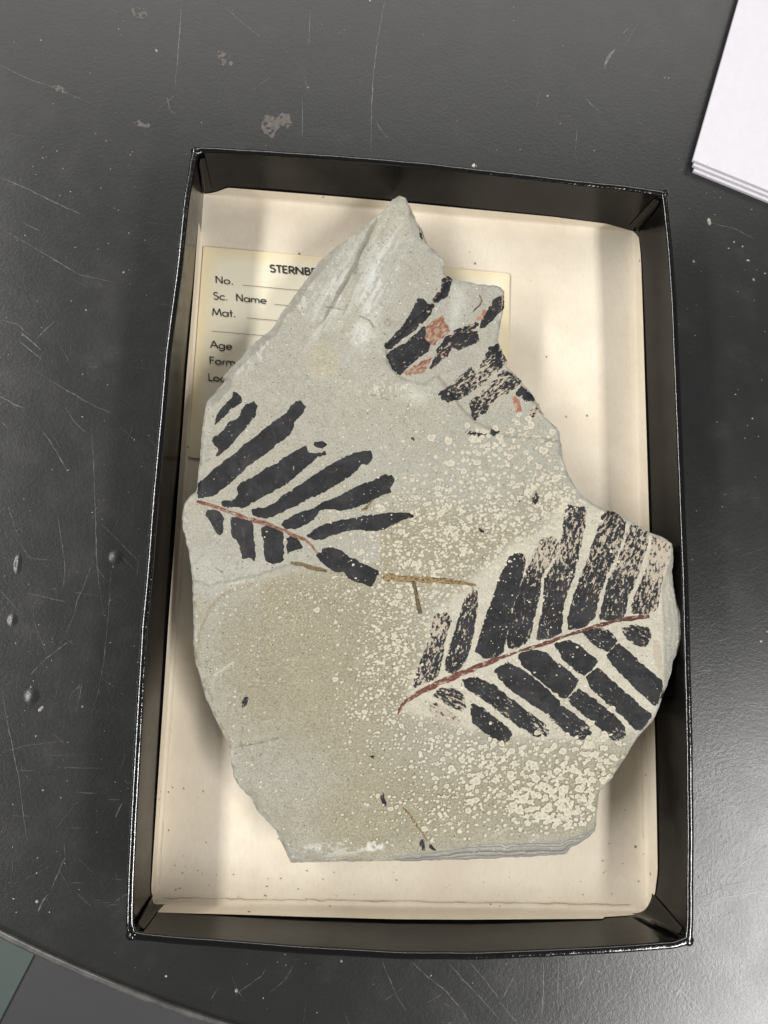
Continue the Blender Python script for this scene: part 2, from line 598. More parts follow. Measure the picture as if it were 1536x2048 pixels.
# scratches: shallow ribbons of burnished coating
SCR = [
    # (points, width px)
    ([(42, 665), (60, 680), (82, 700)], 2.4), ([(70, 682), (95, 655), (113, 640)], 1.3), ([(36, 680), (60, 700), (82, 718)], 1.6),
    ([(0, 640), (35, 648), (60, 672)], 1.2), ([(0, 792), (30, 810), (48, 816)], 1.6), ([(0, 840), (14, 856)], 2.0),
    ([(85, 862), (105, 890), (125, 925), (138, 950)], 1.9), ([(75, 742), (95, 758), (150, 790), (190, 812), (222, 826)], 1.4),
    ([(128, 812), (150, 845), (175, 868)], 1.1), ([(182, 855), (187, 920), (190, 1000), (192, 1070), (193, 1110), (197, 1160), (208, 1230)], 1.3),
    ([(222, 1140), (219, 1200), (214, 1260), (208, 1320), (198, 1380), (184, 1425)], 1.3),
    ([(115, 1030), (124, 1085), (130, 1130), (128, 1165), (124, 1178)], 1.3),
    ([(28, 1070), (45, 1095), (60, 1116), (105, 1121)], 1.2), ([(12, 1002), (25, 1040), (38, 1075)], 1.2),
    ([(187, 1120), (170, 1165), (155, 1200), (146, 1235), (128, 1275)], 1.1), ([(202, 1048), (225, 1070), (260, 1105), (280, 1125)], 1.0),
    ([(55, 1186), (100, 1197), (130, 1203)], 1.1), ([(150, 1185), (190, 1190), (215, 1194)], 1.0), ([(0, 1180), (40, 1225)], 1.0),
    ([(66, 1225), (72, 1255), (95, 1310)], 0.9), ([(135, 1285), (95, 1315), (60, 1350)], 1.6),
    ([(4, 1380), (12, 1430), (26, 1500), (38, 1560), (48, 1640), (56, 1690)], 1.5),
    ([(165, 1362), (158, 1400), (152, 1420)], 1.2), ([(160, 1368), (142, 1390), (136, 1415)], 1.0),
    ([(130, 1715), (115, 1750), (100, 1785)], 1.2), ([(96, 1788), (84, 1806), (76, 1824)], 3.2),
    ([(245, 1605), (236, 1622), (230, 1636)], 3.0), ([(0, 100), (1, 102)], 1.0),
    ([(0, 130), (50, 155), (100, 172), (130, 185), (190, 210)], 1.6), ([(0, 355), (60, 380), (120, 410), (170, 432)], 1.8),
    ([(15, 465), (60, 490), (110, 520), (160, 550), (230, 565)], 1.5), ([(45, 445), (80, 462)], 1.6), ([(363, 0), (360, 60), (355, 120), (350, 180)], 1.6),
    ([(335, 195), (340, 222), (352, 228)], 1.8), ([(350, 190), (315, 218)], 1.0), ([(620, 20), (618, 90)], 1.2), ([(605, 190), (604, 280)], 1.3),
    ([(545, 150), (505, 182)], 1.0), ([(450, 15), (490, 50), (530, 80)], 1.1), ([(770, 0), (755, 80), (745, 170), (742, 250), (742, 305)], 1.6),
    ([(750, 240), (768, 268), (778, 275)], 1.6), ([(1170, 195), (1185, 212), (1203, 226)], 1.6), ([(1155, 250), (1150, 300), (1152, 325)], 1.2),
    ([(1245, 68), (1258, 55)], 2.6), ([(1208, 138), (1215, 118), (1230, 98)], 5.0),
    ([(765, 1924), (780, 1960), (795, 1995), (812, 2020)], 1.5), ([(825, 1924), (850, 1950), (890, 1980), (920, 2015), (940, 2048)], 1.9),
    ([(900, 1928), (925, 1958), (965, 2000), (1000, 2040)], 1.5), ([(940, 1926), (970, 1960), (1000, 2000)], 1.3), ([(855, 2005), (885, 1988)], 1.4),
    ([(770, 2000), (805, 1976)], 1.1), ([(536, 1924), (525, 1950), (490, 1975), (470, 1990)], 1.2), ([(588, 1930), (570, 1960), (540, 1985)], 1.0),
    ([(437, 1976), (420, 2000)], 1.6), ([(1042, 1928), (1022, 1965), (1003, 1998)], 1.6), ([(1087, 1922), (1086, 1990), (1083, 2048)], 1.8),
    ([(1117, 1920), (1116, 1975), (1115, 2018)], 1.6), ([(1236, 1915), (1200, 1945), (1175, 1975)], 1.0), ([(1424, 1700), (1424, 1775)], 1.3),
    ([(1392, 1804), (1440, 1796), (1490, 1788), (1536, 1780)], 1.7), ([(1395, 1795), (1430, 1765), (1480, 1730), (1536, 1690)], 1.3),
    ([(1388, 1640), (1430, 1612), (1480, 1585), (1536, 1556)], 1.2), ([(1390, 1588), (1440, 1560), (1500, 1530)], 1.1), ([(1384, 1345), (1432, 1338)], 1.7),
    ([(1425, 1286), (1460, 1275)], 1.3), ([(1388, 1515), (1440, 1500), (1536, 1470)], 1.2), ([(1384, 1330), (1420, 1328)], 1.2),
    ([(1350, 1995), (1370, 1960)], 4.0), ([(1155, 1978), (1172, 1948)], 2.2), ([(1300, 1940), (1365, 1985), (1420, 2040)], 0.9),
    ([(1000, 2005), (1036, 2048)], 1.2), ([(1420, 445), (1470, 458), (1512, 480)], 1.0), ([(0, 1505), (60, 1490), (140, 1480)], 0.6),
]
for _ in range(150):                            # the crowd of faint ones
    zone = random.random()
    if zone < 0.55:
        x, y = random.uniform(-20, 330), random.uniform(520, 1820); ang = random.choice([0.75, 0.9, 1.9, 2.3, 1.45]) + random.gauss(0, 0.25)
    elif zone < 0.85:
        x, y = random.uniform(1390, 1560), random.uniform(1050, 2060); ang = random.choice([-0.55, -0.3, -0.75]) + random.gauss(0, 0.2)
    elif zone < 0.93:
        x, y = random.uniform(300, 1540), random.uniform(1930, 2060); ang = random.uniform(0.4, 1.9)
    else:
        x, y = random.uniform(0, 1500), random.uniform(0, 280); ang = random.uniform(0.3, 2.4)
    L = random.uniform(12, 70); c = random.gauss(0, 0.12)
    SCR.append(([(x, y), (x + L / 2 * math.cos(ang), y + L / 2 * math.sin(ang)),
                 (x + L / 2 * (math.cos(ang) + math.cos(ang + c)), y + L / 2 * (math.sin(ang) + math.sin(ang + c)))],
                random.uniform(0.35, 0.8)))
V = []; F = []
tray_hull = [(400, 300), (1330, 385), (1380, 1890), (260, 1880)]
for k, (pts, w) in enumerate(SCR):
    P = resample(pts, 5, False)
    P[:, 0] += 0.8 * vn(P[:, 0] / 9, P[:, 1] / 9, 1); P[:, 1] += 0.8 * vn(P[:, 0] / 9 + 7, P[:, 1] / 9, 2)
    T = np.gradient(P, axis=0); T /= np.hypot(*T.T)[:, None] + 1e-9
    Nn = np.stack([-T[:, 1], T[:, 0]], 1)
    n = len(P); t = np.linspace(0, 1, n)
    ww = w * 0.62 * np.sqrt(np.sin(np.pi * np.clip(t * 0.94 + 0.03, 0, 1))) * (0.75 + 0.45 * vn(P[:, 0] / 14, P[:, 1] / 14, 3))
    zz_ = ZT + 0.00005 + 0.0000006 * k
    A_ = U(P[:, 0] + Nn[:, 0] * ww, P[:, 1] + Nn[:, 1] * ww, zz_); B_ = U(P[:, 0] - Nn[:, 0] * ww, P[:, 1] - Nn[:, 1] * ww, zz_)
    base = len(V)
    keep = np.hypot(*(A_[:, :2] - C0).T) < R0 - 0.006
    if not keep.all():
        continue
    V += A_.tolist() + B_.tolist()
    F += [(base + i, base + i + 1, base + n + i + 1, base + n + i) for i in range(n - 1)]
adopt(tag(mesh("scratches", V, F, M_SCR, None, False), kind="stuff"), table)

# grit and dust lying about on the table
V = []; F = []


def grain(V, F, c, r, squash=0.6, el=1.0):
    base = len(V)
    a0 = random.uniform(0, 6.28)
    for ring, (rr, hz) in enumerate(((1.0, 0.0), (0.8, 0.6))):
        for i in range(6):
            th = i / 6 * 6.283
            x = r * rr * el * math.cos(th) * random.uniform(0.8, 1.2); y = r * rr * math.sin(th) * random.uniform(0.8, 1.2)
            V.append((c[0] + x * math.cos(a0) - y * math.sin(a0), c[1] + x * math.sin(a0) + y * math.cos(a0), c[2] + hz * r * squash))
    V.append((c[0], c[1], c[2] + r * squash))
    for i in range(6):
        j = (i + 1) % 6
        F.append((base + i, base + j, base + 6 + j, base + 6 + i))
        F.append((base + 6 + i, base + 6 + j, base + 12))


known = [(1418, 443, 4.5, 2.2), (1387, 523, 3.5, 1.2), (1507, 559, 3.0, 1.2), (1530, 547, 2.6, 1), (1496, 521, 2.6, 1.6), (1468, 484, 2.6, 1),
         (1485, 493, 2.6, 1), (1457, 497, 2.2, 1), (1522, 1283, 3.0, 1), (1534, 1263, 2.4, 1), (1505, 837, 2.2, 1), (313, 102, 3.5, 1.3), (82, 81, 2.2, 1),
         (740, 2, 3, 1), (74, 1803, 3.0, 1), (473, 1981, 3.2, 1.2), (683, 1922, 2.6, 1), (1198, 1942, 2.6, 1.2), (332, 1952, 2.6, 1),
         (86, 1580, 2.4, 1), (82, 1417, 3.2, 2.4), (165, 1413, 2.0, 1), (62, 1374, 2, 1), (247, 545, 2.6, 1), (172, 620, 2.2, 1), (1095, 192, 2.4, 1)]
for x, y, r, el in known:
    grain(V, F, U(x, y, ZT + 0.00004), r * 0.00021, 0.7, el)
for _ in range(360):
    z_ = random.random()
    if z_ < 0.38:
        x, y = random.uniform(-10, 300), random.uniform(300, 1900)
    elif z_ < 0.66:
        x, y = random.uniform(1345, 1545), random.uniform(330, 1900)
    elif z_ < 0.82:
        x, y = random.uniform(100, 1545), random.uniform(1900, 2060)
    else:
        x, y = random.uniform(-10, 1480), random.uniform(0, 330)
    c = U(x, y, ZT + 0.00004)
    if np.hypot(*(c[:2] - C0)) > R0 - 0.008 or inside([(375, 300), (1345, 375), (1392, 1900), (245, 1885)], np.array(x), np.array(y)):
        continue
    grain(V, F, c, random.uniform(0.5, 1.35) * 0.00021, 0.6, random.choice([1, 1, 1.6]))
adopt(tag(mesh("dust_grains", V, F, M_GRAIN, None, False), kind="stuff"), table)

# pale worn blotches on the coating
V = []; F = []; off = 0
for bi, poly in enumerate(([(520, 245), (530, 232), (545, 230), (552, 240), (562, 228), (578, 226), (584, 245), (574, 258), (560, 250), (552, 262), (545, 278), (530, 266)],
             [(105, 172), (120, 170), (138, 182), (130, 190), (112, 182)], [(255, 15), (285, 12), (298, 35), (275, 38)],
             [(260, 250), (285, 240), (310, 250), (290, 256)], [(428, 95), (450, 105), (470, 125), (452, 132), (436, 118)])):
    X, Y, D, f = patch(ragged(poly, 2.5, 3.0, 8, 2), 2.5)
    pz = ZT + 0.0003 + 0.00002 * bi
    V += U(X, Y, ZT + 0.00003 + 0.000003 * bi).tolist()
    hole = vn(X / 4.5, Y / 4.5, 5)
    F += [tuple(off + i for i in q_) for q_ in f if np.mean(hole[list(q_)]) > (-0.35 if bi == 0 else 0.1)]
    off = len(V)
adopt(tag(mesh("worn_blotches", V, F, m_simple("rubbed_residue", S(98, 93, 88), 0.7, 0.25, 500), None, False), kind="stuff"), table)

# ------------------------------------------------------------------ the tray
OUT = dict(
    top=[(383, 294), (400, 291), (520, 298), (700, 310), (850, 323), (950, 335), (1050, 346), (1150, 358), (1250, 368), (1336, 381)],
    right=[(1336, 381), (1348, 500), (1355, 602), (1359, 700), (1368, 900), (1378, 1150), (1383, 1330), (1387, 1486), (1389, 1690), (1388, 1844), (1386, 1890)],
    bottom=[(1386, 1890), (1350, 1899), (1250, 1907), (1100, 1915), (960, 1921), (800, 1920), (600, 1909), (450, 1897), (330, 1888), (254, 1880)],
    left=[(254, 1880), (250, 1858), (253, 1756), (259, 1624), (270, 1437), (281, 1250), (291, 1148), (303, 993), (318, 831), (329, 700), (352, 530), (365, 400), (383, 294)])
FLO = [(408, 391), (1266, 464), (1294, 1821), (309, 1807)]
SIDES = ["top", "right", "bottom", "left"]
NS = 110
ctr = np.array([0.0, 0.0])


def side_lines(i):
    P = np.asarray(OUT[SIDES[i]], float)
    s = np.r_[0, np.cumsum(np.hypot(*np.diff(P, axis=0).T))]; t = np.linspace(0, 1, NS)
    o = U(np.interp(t, s / s[-1], P[:, 0]), np.interp(t, s / s[-1], P[:, 1]), H)[:, :2]
    a_, b_ = np.array(FLO[i], float), np.array(FLO[(i + 1) % 4], float)
    fpx = a_ + (b_ - a_) * t[:, None]
    fl = U(fpx[:, 0], fpx[:, 1], 0.0)[:, :2]
    return t, o, fl


tray = empty("specimen_tray", (0, 0, ZT))
tag(tray, "shallow black cardboard tray with cream paper lining on the dark table", "tray")
INN = []; FLW = []
TH = 0.0028
lines = [side_lines(i) for i in range(4)]
corner_in = []
for i in range(4):
    o = lines[i][1]; n0 = o[0]
    corner_in.append(n0 - np.sign(n0) * TH)
for i in range(4):
    t, o, fl = lines[i]
    T = np.gradient(o, axis=0); T /= np.hypot(*T.T)[:, None]
    nin = np.stack([T[:, 1], -T[:, 0]], 1)      # inward for a clockwise ring
    inn = o + nin * TH
    w0 = np.clip(1 - t / 0.03, 0, 1)[:, None]; w1 = np.clip(1 - (1 - t) / 0.03, 0, 1)[:, None]
    inn = inn * (1 - w0) + (corner_in[i] + (inn - inn[0]) * 1.0) * w0
    inn = inn * (1 - w1) + (corner_in[(i + 1) % 4] + (inn - inn[-1])) * w1
    inn[0] = corner_in[i]; inn[-1] = corner_in[(i + 1) % 4]
    INN.append(inn); FLW.append(fl)
    wob = 0.00018 * fbm(np.arange(NS) / 2.2, np.full(NS, 3.1 * i), 3, i)
    wob[0] = wob[-1] = 0
    # --- inner face, from the floor to just under the rim
    V = []; rows = 14
    for k in range(rows):
        s_ = k / (rows - 1)
        bow = 0.0006 * math.sin(math.pi * s_) * np.sin(np.pi * t) * (0.6 + 0.8 * vn(t * 6, np.full(NS, s_ * 2 + i), 4))
        xy = fl * (1 - s_) + inn * s_
        m_in = (inn - fl); m_in /= np.hypot(*m_in.T)[:, None] + 1e-9
        xy = xy + m_in * bow[:, None]
        zc = np.full(NS, -0.0004 + (H - 0.0006 + 0.0004) * s_)
        V += np.c_[xy, zc].tolist()
    F = [(k * NS + j, (k + 1) * NS + j, (k + 1) * NS + j + 1, k * NS + j + 1) for k in range(rows - 1) for j in range(NS - 1)]
    wall = adopt(mesh("wall", V, F, M_PAPER), tray)
    # --- rim bead and outer face
    V = []
    out_b = o * 0.99
    prof = [(1.0, -0.0009), (0.98, -0.0003), (0.82, 0.0001), (0.5, 0.00028), (0.2, 0.0001), (0.03, -0.0004), (0.0, -0.0012)]
    for w_, dz in prof:
        xy = o * (1 - w_) + inn * w_
        V += np.c_[xy, H + dz + wob * (1.2 if 0.01 < w_ < 0.99 else 0.3)].tolist()
    for s_ in (0.33, 0.66, 1.0):
        V += np.c_[o * (1 - s_) + out_b * s_, np.full(NS, H - 0.0012 + (ZT + 0.00005 - H + 0.0012) * s_)].tolist()
    R_ = len(prof) + 3
    F = [(k * NS + j, (k + 1) * NS + j, (k + 1) * NS + j + 1, k * NS + j + 1) for k in range(R_ - 1) for j in range(NS - 1)]
    rimo = mesh("rim", V, F, M_RIM)
    rimo.parent = wall
# base board
cs = [np.append(lines[i][2][0] * 1.012, 0) for i in range(4)]
V = [(c[0], c[1], ZT + 0.0001) for c in cs] + [(c[0], c[1], -0.0006) for c in cs]
F = [(0, 1, 2, 3), (7, 6, 5, 4)] + [(i, 4 + i, 4 + (i + 1) % 4, (i + 1) % 4) for i in range(4)]
adopt(mesh("base_board", V, F, M_BOARD, None, False), tray)

# paper lining: floor sheet with a margin turned up the walls
perim_f = []; perim_w = []; perim_t = []
TOPT = {0: [(0, 0.02), (0.03, 0.1), (0.06, 0.23), (0.3, 0.23), (0.8, 0.2), (0.93, 0.14), (1, 0.0)],
        1: [(0, 0.0), (0.015, 0.18), (0.05, 0.23), (0.5, 0.27), (0.93, 0.3), (0.965, 0.22), (1, 0.06)],
        2: [(0, 0.06), (0.03, 0.14), (0.06, 0.18), (0.105, 0.22), (0.107, 0.27), (0.5, 0.3), (0.98, 0.3), (1, 0.2)],
        3: [(0, 0.2), (0.012, 0.13), (0.03, 0.24), (0.5, 0.26), (0.94, 0.27), (0.985, 0.12), (1, 0.02)]}
for i in range(4):
    t = lines[i][0][:-1]
    perim_f.append(FLW[i][:-1]); perim_w.append(INN[i][:-1])
    k_ = np.array(TOPT[i]); perim_t.append(np.interp(t, k_[:, 0], k_[:, 1]))
PF = np.vstack(perim_f); PW = np.vstack(perim_w); PT = np.concatenate(perim_t)
n = len(PF)
V = []
inset = [0.0, 0.5, 0.9, 0.965, 0.985, 0.994, 1.0]
for s_ in inset:
    xy = PF * s_
    zc = 0.0003 + 0.00035 * fbm(xy[:, 0] * 30, xy[:, 1] * 30, 3, 2) * (s_ < 0.97)
    zc = zc + 0.0004 * sstep(0.98, 1.0, s_)
    V += np.c_[xy, zc].tolist()
for q_ in (0.3, 0.65, 1.0):
    tt = PT * q_
    toward = PW - PF; toward /= np.hypot(*toward.T)[:, None] + 1e-9
    xy = PF * (1 - tt[:, None]) + PW * tt[:, None] - toward * 0.0003
    V += np.c_[xy, 0.0007 + tt * H].tolist()
rows = len(inset) + 3
F = []
for k in range(rows - 1):
    for j in range(n):
        j2 = (j + 1) % n
        F.append((k * n + j, k * n + j2, (k + 1) * n + j2, (k + 1) * n + j))
adopt(mesh("paper_lining", V, F, M_LINER), tray)

# fold line along the lower and side margins, torn a little
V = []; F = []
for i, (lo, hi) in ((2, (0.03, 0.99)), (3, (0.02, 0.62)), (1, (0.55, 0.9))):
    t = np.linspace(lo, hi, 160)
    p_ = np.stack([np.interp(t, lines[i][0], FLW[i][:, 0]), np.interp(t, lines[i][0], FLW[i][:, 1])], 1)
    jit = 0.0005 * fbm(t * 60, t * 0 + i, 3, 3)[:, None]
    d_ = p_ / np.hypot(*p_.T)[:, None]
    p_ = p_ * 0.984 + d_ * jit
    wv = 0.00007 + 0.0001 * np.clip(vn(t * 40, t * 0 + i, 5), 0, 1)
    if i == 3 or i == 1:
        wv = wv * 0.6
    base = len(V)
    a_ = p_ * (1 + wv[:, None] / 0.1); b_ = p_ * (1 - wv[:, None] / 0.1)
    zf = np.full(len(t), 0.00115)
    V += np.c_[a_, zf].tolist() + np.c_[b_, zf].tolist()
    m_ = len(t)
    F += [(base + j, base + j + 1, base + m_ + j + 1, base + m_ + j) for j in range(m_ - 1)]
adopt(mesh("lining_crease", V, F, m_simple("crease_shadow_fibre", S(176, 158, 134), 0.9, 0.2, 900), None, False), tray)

# folded paper tucks in the corners
for i, (wa, wb, lean) in enumerate(((0.0036, 0.0030, 0.3), (0.003, 0.004, 0.12), (0.0085, 0.008, 0.2), (0.0045, 0.003, 0.25))):
    rc = corner_in[i]; fc = lines[i][2][0]
    ta = lines[i][2][5] - fc; ta /= np.hypot(*ta)
    tb = lines[i - 1][2][-6] - fc; tb /= np.hypot(*tb)
    zt = H - 0.0022
    ins_ = (ta + tb) / 2
    top_a = rc + ta * 0.0022 + ins_ * 0.0006; top_b = rc + tb * 0.0022 + ins_ * 0.0006
    wl_ = (rc - fc) * 0.16
    bot_a = fc + wl_ + ta * wa + ins_ * 0.0006; bot_b = fc + wl_ + tb * wb + ins_ * 0.0006
    V = []; F = []
    nr, nc = 9, 9
    for r_ in range(nr):
        s_ = r_ / (nr - 1)
        for c_ in range(nc):
            u_ = c_ / (nc - 1)
            p_ = (top_a * (1 - u_) + top_b * u_) * (1 - s_) + (bot_a * (1 - u_) + bot_b * u_) * s_
            p_ = p_ - ins_ * (4 * u_ * (1 - u_)) * (0.0008 + 0.35 * (wa + wb) / 2 * s_)
            fold = 0.0003 * math.sin(u_ * 9 + i) * (1 - 0.4 * s_)
            p_ = p_ + ins_ * fold
            V.append((p_[0], p_[1], zt * (1 - s_) + 0.0052 * s_))
    for r_ in range(nr - 1):
        for c_ in range(nc - 1):
            F.append((r_ * nc + c_, r_ * nc + c_ + 1, (r_ + 1) * nc + c_ + 1, (r_ + 1) * nc + c_))
    adopt(mesh("corner_fold", V, F, M_PAPER), tray)
    # crumpled bead of paper on the rim corner
    V = []; F = []
    oc = lines[i][1][0]
    mid = (oc + rc) / 2
    for j in range(7):
        for k in range(10):
            th = k / 10 * 6.283; ph = j / 6 * math.pi / 2
            rr = 0.0021 * (1 + 0.35 * (random.random() - 0.5))
            V.append((mid[0] + rr * math.cos(th) * math.cos(ph), mid[1] + rr * math.sin(th) * math.cos(ph), H - 0.0012 + rr * 0.8 * math.sin(ph)))
    for j in range(6):
        for k in range(10):
            F.append((j * 10 + k, j * 10 + (k + 1) % 10, (j + 1) * 10 + (k + 1) % 10, (j + 1) * 10 + k))
    adopt(mesh("corner_bead", V, F, M_RIM), tray)
# chip of pale card showing on the far rim
V = []; F = []
for _ in range(9):
    grain(V, F, U(949 + random.gauss(0, 3.0), 331 + random.gauss(0, 2), H + 0.0002), random.uniform(1.2, 2.4) * 0.00022, 0.7)
adopt(mesh("rim_chip", V, F, m_simple("chipped_card", S(200, 186, 174), 0.6, 0.25, 900), None, False), tray)

# ------------------------------------------------------------------ printed label card
zl = 0.00115
lab = [(407, 493), (1019.5, 547), (1013, 975), (376, 914)]
card = empty("label_card", tuple(U(700, 730, zl)))
tag(card, "yellowed printed label card lying under the rock slab in the tray", "label card")
X, Y, D, f = patch(resample(lab, 6), 8, 60)
lift = 0.0003 * sstep(60, 0, D) * (0.5 + 0.5 * vn(X / 90, Y / 90, 2))
top = U(X, Y, zl + lift)
edge = np.clip(D / 34.0 + 0.4 * fbm(X / 40, Y / 40, 3, 3), 0, 1)
adopt(mesh("card_sheet", top, f, M_CARD, None, True, {"edge": edge}), card)
P4 = U([p[0] for p in lab], [p[1] for p in lab], zl)
V = []; F = []
for p_ in P4:
    V += [(p_[0], p_[1], zl - 0.0003), (p_[0], p_[1], zl + 0.0001)]
for i in range(4):
    j = (i + 1) % 4
    F.append((2 * i, 2 * i + 1, 2 * j + 1, 2 * j))
adopt(mesh("card_edge", V, F, M_CARD, None, False, {"edge": np.zeros(8)}), card)


# geometric sans letters as strokes: unit = cap height, (advance, strokes)
def arc(cx, cy, rx, ry, a0, a1, n=14):
    return [(cx + rx * math.cos(math.radians(a0 + (a1 - a0) * i / n)), cy + ry * math.sin(math.radians(a0 + (a1 - a0) * i / n))) for i in range(n + 1)]


XH = 0.6
GLY = {
    'N': (0.86, [[(0.1, 0), (0.1, 1)], [(0.1, 1), (0.72, 0)], [(0.72, 0), (0.72, 1)]]),
    'M': (1.06, [[(0.06, 0), (0.2, 1)], [(0.2, 1), (0.52, 0.12)], [(0.52, 0.12), (0.84, 1)], [(0.84, 1), (0.98, 0)]]),
    'A': (0.86, [[(0.03, 0), (0.42, 1)], [(0.42, 1), (0.82, 0)], [(0.17, 0.34), (0.67, 0.34)]]),
    'F': (0.56, [[(0.1, 0), (0.1, 1)], [(0.1, 0.96), (0.5, 0.96)], [(0.1, 0.53), (0.46, 0.53)]]),
    'L': (0.52, [[(0.1, 1), (0.1, 0)], [(0.1, 0.04), (0.48, 0.04)]]),
    'T': (0.56, [[(0.28, 0), (0.28, 1)], [(0.02, 0.96), (0.54, 0.96)]]),
    'E': (0.58, [[(0.1, 0), (0.1, 1)], [(0.1, 0.96), (0.5, 0.96)], [(0.1, 0.52), (0.46, 0.52)], [(0.1, 0.04), (0.5, 0.04)]]),
    'R': (0.64, [[(0.1, 0), (0.1, 1)], [(0.1, 0.96), (0.3, 0.96)] + arc(0.3, 0.71, 0.22, 0.25, 90, -90) + [(0.1, 0.46)], [(0.28, 0.46), (0.58, 0)]]),
    'B': (0.64, [[(0.1, 0), (0.1, 1)], [(0.1, 0.96), (0.28, 0.96)] + arc(0.28, 0.75, 0.2, 0.21, 90, -90) + [(0.1, 0.54)],
                 [(0.1, 0.54), (0.3, 0.54)] + arc(0.3, 0.29, 0.24, 0.25, 90, -90) + [(0.1, 0.04)]]),
    'S': (0.6, [arc(0.28, 0.75, 0.2, 0.21, 25, 250, 14) + arc(0.28, 0.27, 0.23, 0.25, 75, -150, 16)]),
    'o': (0.74, [arc(0.36, 0.3, 0.29, 0.28, 0, 360, 24)]),
    'c': (0.58, [arc(0.36, 0.3, 0.29, 0.28, 48, 312, 20)]),
    'e': (0.72, [arc(0.36, 0.3, 0.29, 0.28, 0, 318, 22), [(0.07, 0.3), (0.65, 0.3)]]),
    'a': (0.78, [arc(0.36, 0.3, 0.29, 0.28, 0, 360, 24), [(0.66, 0), (0.66, XH)]]),
    'g': (0.78, [arc(0.36, 0.3, 0.29, 0.28, 0, 360, 24), [(0.66, XH), (0.66, -0.02)] + arc(0.37, -0.02, 0.29, 0.26, 0, -150, 14)]),
    'm': (1.06, [[(0.1, 0), (0.1, XH)], [(0.1, 0.34)] + arc(0.31, 0.35, 0.2, 0.22, 180, 0, 12) + [(0.51, 0)], [(0.51, 0.34)] + arc(0.72, 0.35, 0.2, 0.22, 180, 0, 12) + [(0.92, 0)]]),
    'r': (0.38, [[(0.1, 0), (0.1, XH)], [(0.1, 0.36)] + arc(0.3, 0.36, 0.2, 0.2, 180, 75, 8)]),
    't': (0.38, [[(0.19, 0), (0.19, 0.92)], [(0.02, 0.56), (0.36, 0.56)]]),
    '.': (0.34, [[(0.1, 0.05), (0.22, 0.05)]]),
    ' ': (0.62, []),
}


def stroke_mesh(polys, width, z):
    """ribbons (mitred) for polylines in label-picture pixels"""
    V = []; F = []
    for k, P in enumerate(polys):
        P = np.asarray(P, float)
        T = np.gradient(P, axis=0) if len(P) > 2 else np.repeat((P[1:] - P[:1]), 2, 0)
        T = T / (np.hypot(*T.T)[:, None] + 1e-9)
        Nn = np.stack([-T[:, 1], T[:, 0]], 1)
        a_ = P + Nn * width / 2; b_ = P - Nn * width / 2
        zz_ = z + 0.000004 * (k % 6)
        base = len(V); m_ = len(P)
        V += U(a_[:, 0], a_[:, 1], zz_).tolist() + U(b_[:, 0], b_[:, 1], zz_).tolist()
        F += [(base + i, base + i + 1, base + m_ + i + 1, base + m_ + i) for i in range(m_ - 1)]
    return V, F


def write(text, p0, p1, cap, weight, name="printed_text"):
    (x0, y0), (x1, y1) = Z(FL, [p0, p1])
    L = math.hypot(x1 - x0, y1 - y0); ux, uy = (x1 - x0) / L, (y1 - y0) / L
    adv = sum(GLY[c][0] for c in text)
    h = cap / FL[2]
    sx = L / adv
    vx, vy = -0.06, -0.998                      # the up direction of the print on the card
    polys = []; cur = 0.0
    for ch in text:
        w_, st = GLY[ch]
        for pl in st:
            polys.append([(x0 + ux * (cur + a_) * sx + vx * -b_ * h * -1, y0 + uy * (cur + a_) * sx + vy * b_ * h) for a_, b_ in pl])
        cur += w_
    V, F = stroke_mesh(polys, weight, zl + 0.00042)
    return adopt(mesh(name, V, F, M_INK, None, False), card)


write("STERNBE", (876, 349), (1396, 392), 80, 2.88)
write("No.", (280, 472), (486, 490), 78, 2.01)
write("Sc.", (258, 652), (424, 664), 82, 2.01)
write("Name", (508, 670), (842, 700), 80, 2.01)
write("Mat.", (244, 830), (510, 848), 82, 2.01)
write("Age", (224, 1182), (468, 1203), 80, 2.18)
write("Form", (214, 1356), (508, 1380), 78, 2.24)
write("Loc", (200, 1542), (388, 1556), 78, 2.3)
for p0, p1 in (((578, 495), (1330, 563)), ((925, 705), (1330, 740)), ((625, 855), (1330, 915)), ((240, 1000), (1330, 1092)), ((608, 1215), (1330, 1275))):
    q0, q1 = Z(FL, [p0, p1])
    pts = [(q0[0] + (q1[0] - q0[0]) * t_, q0[1] + (q1[1] - q0[1]) * t_ + 0.12 * random.uniform(-1, 1)) for t_ in np.linspace(0, 1, 30)]
    V, F = stroke_mesh([pts], 0.85, zl + 0.00042)
    adopt(mesh("printed_line", V, F, M_INK, None, False), card)

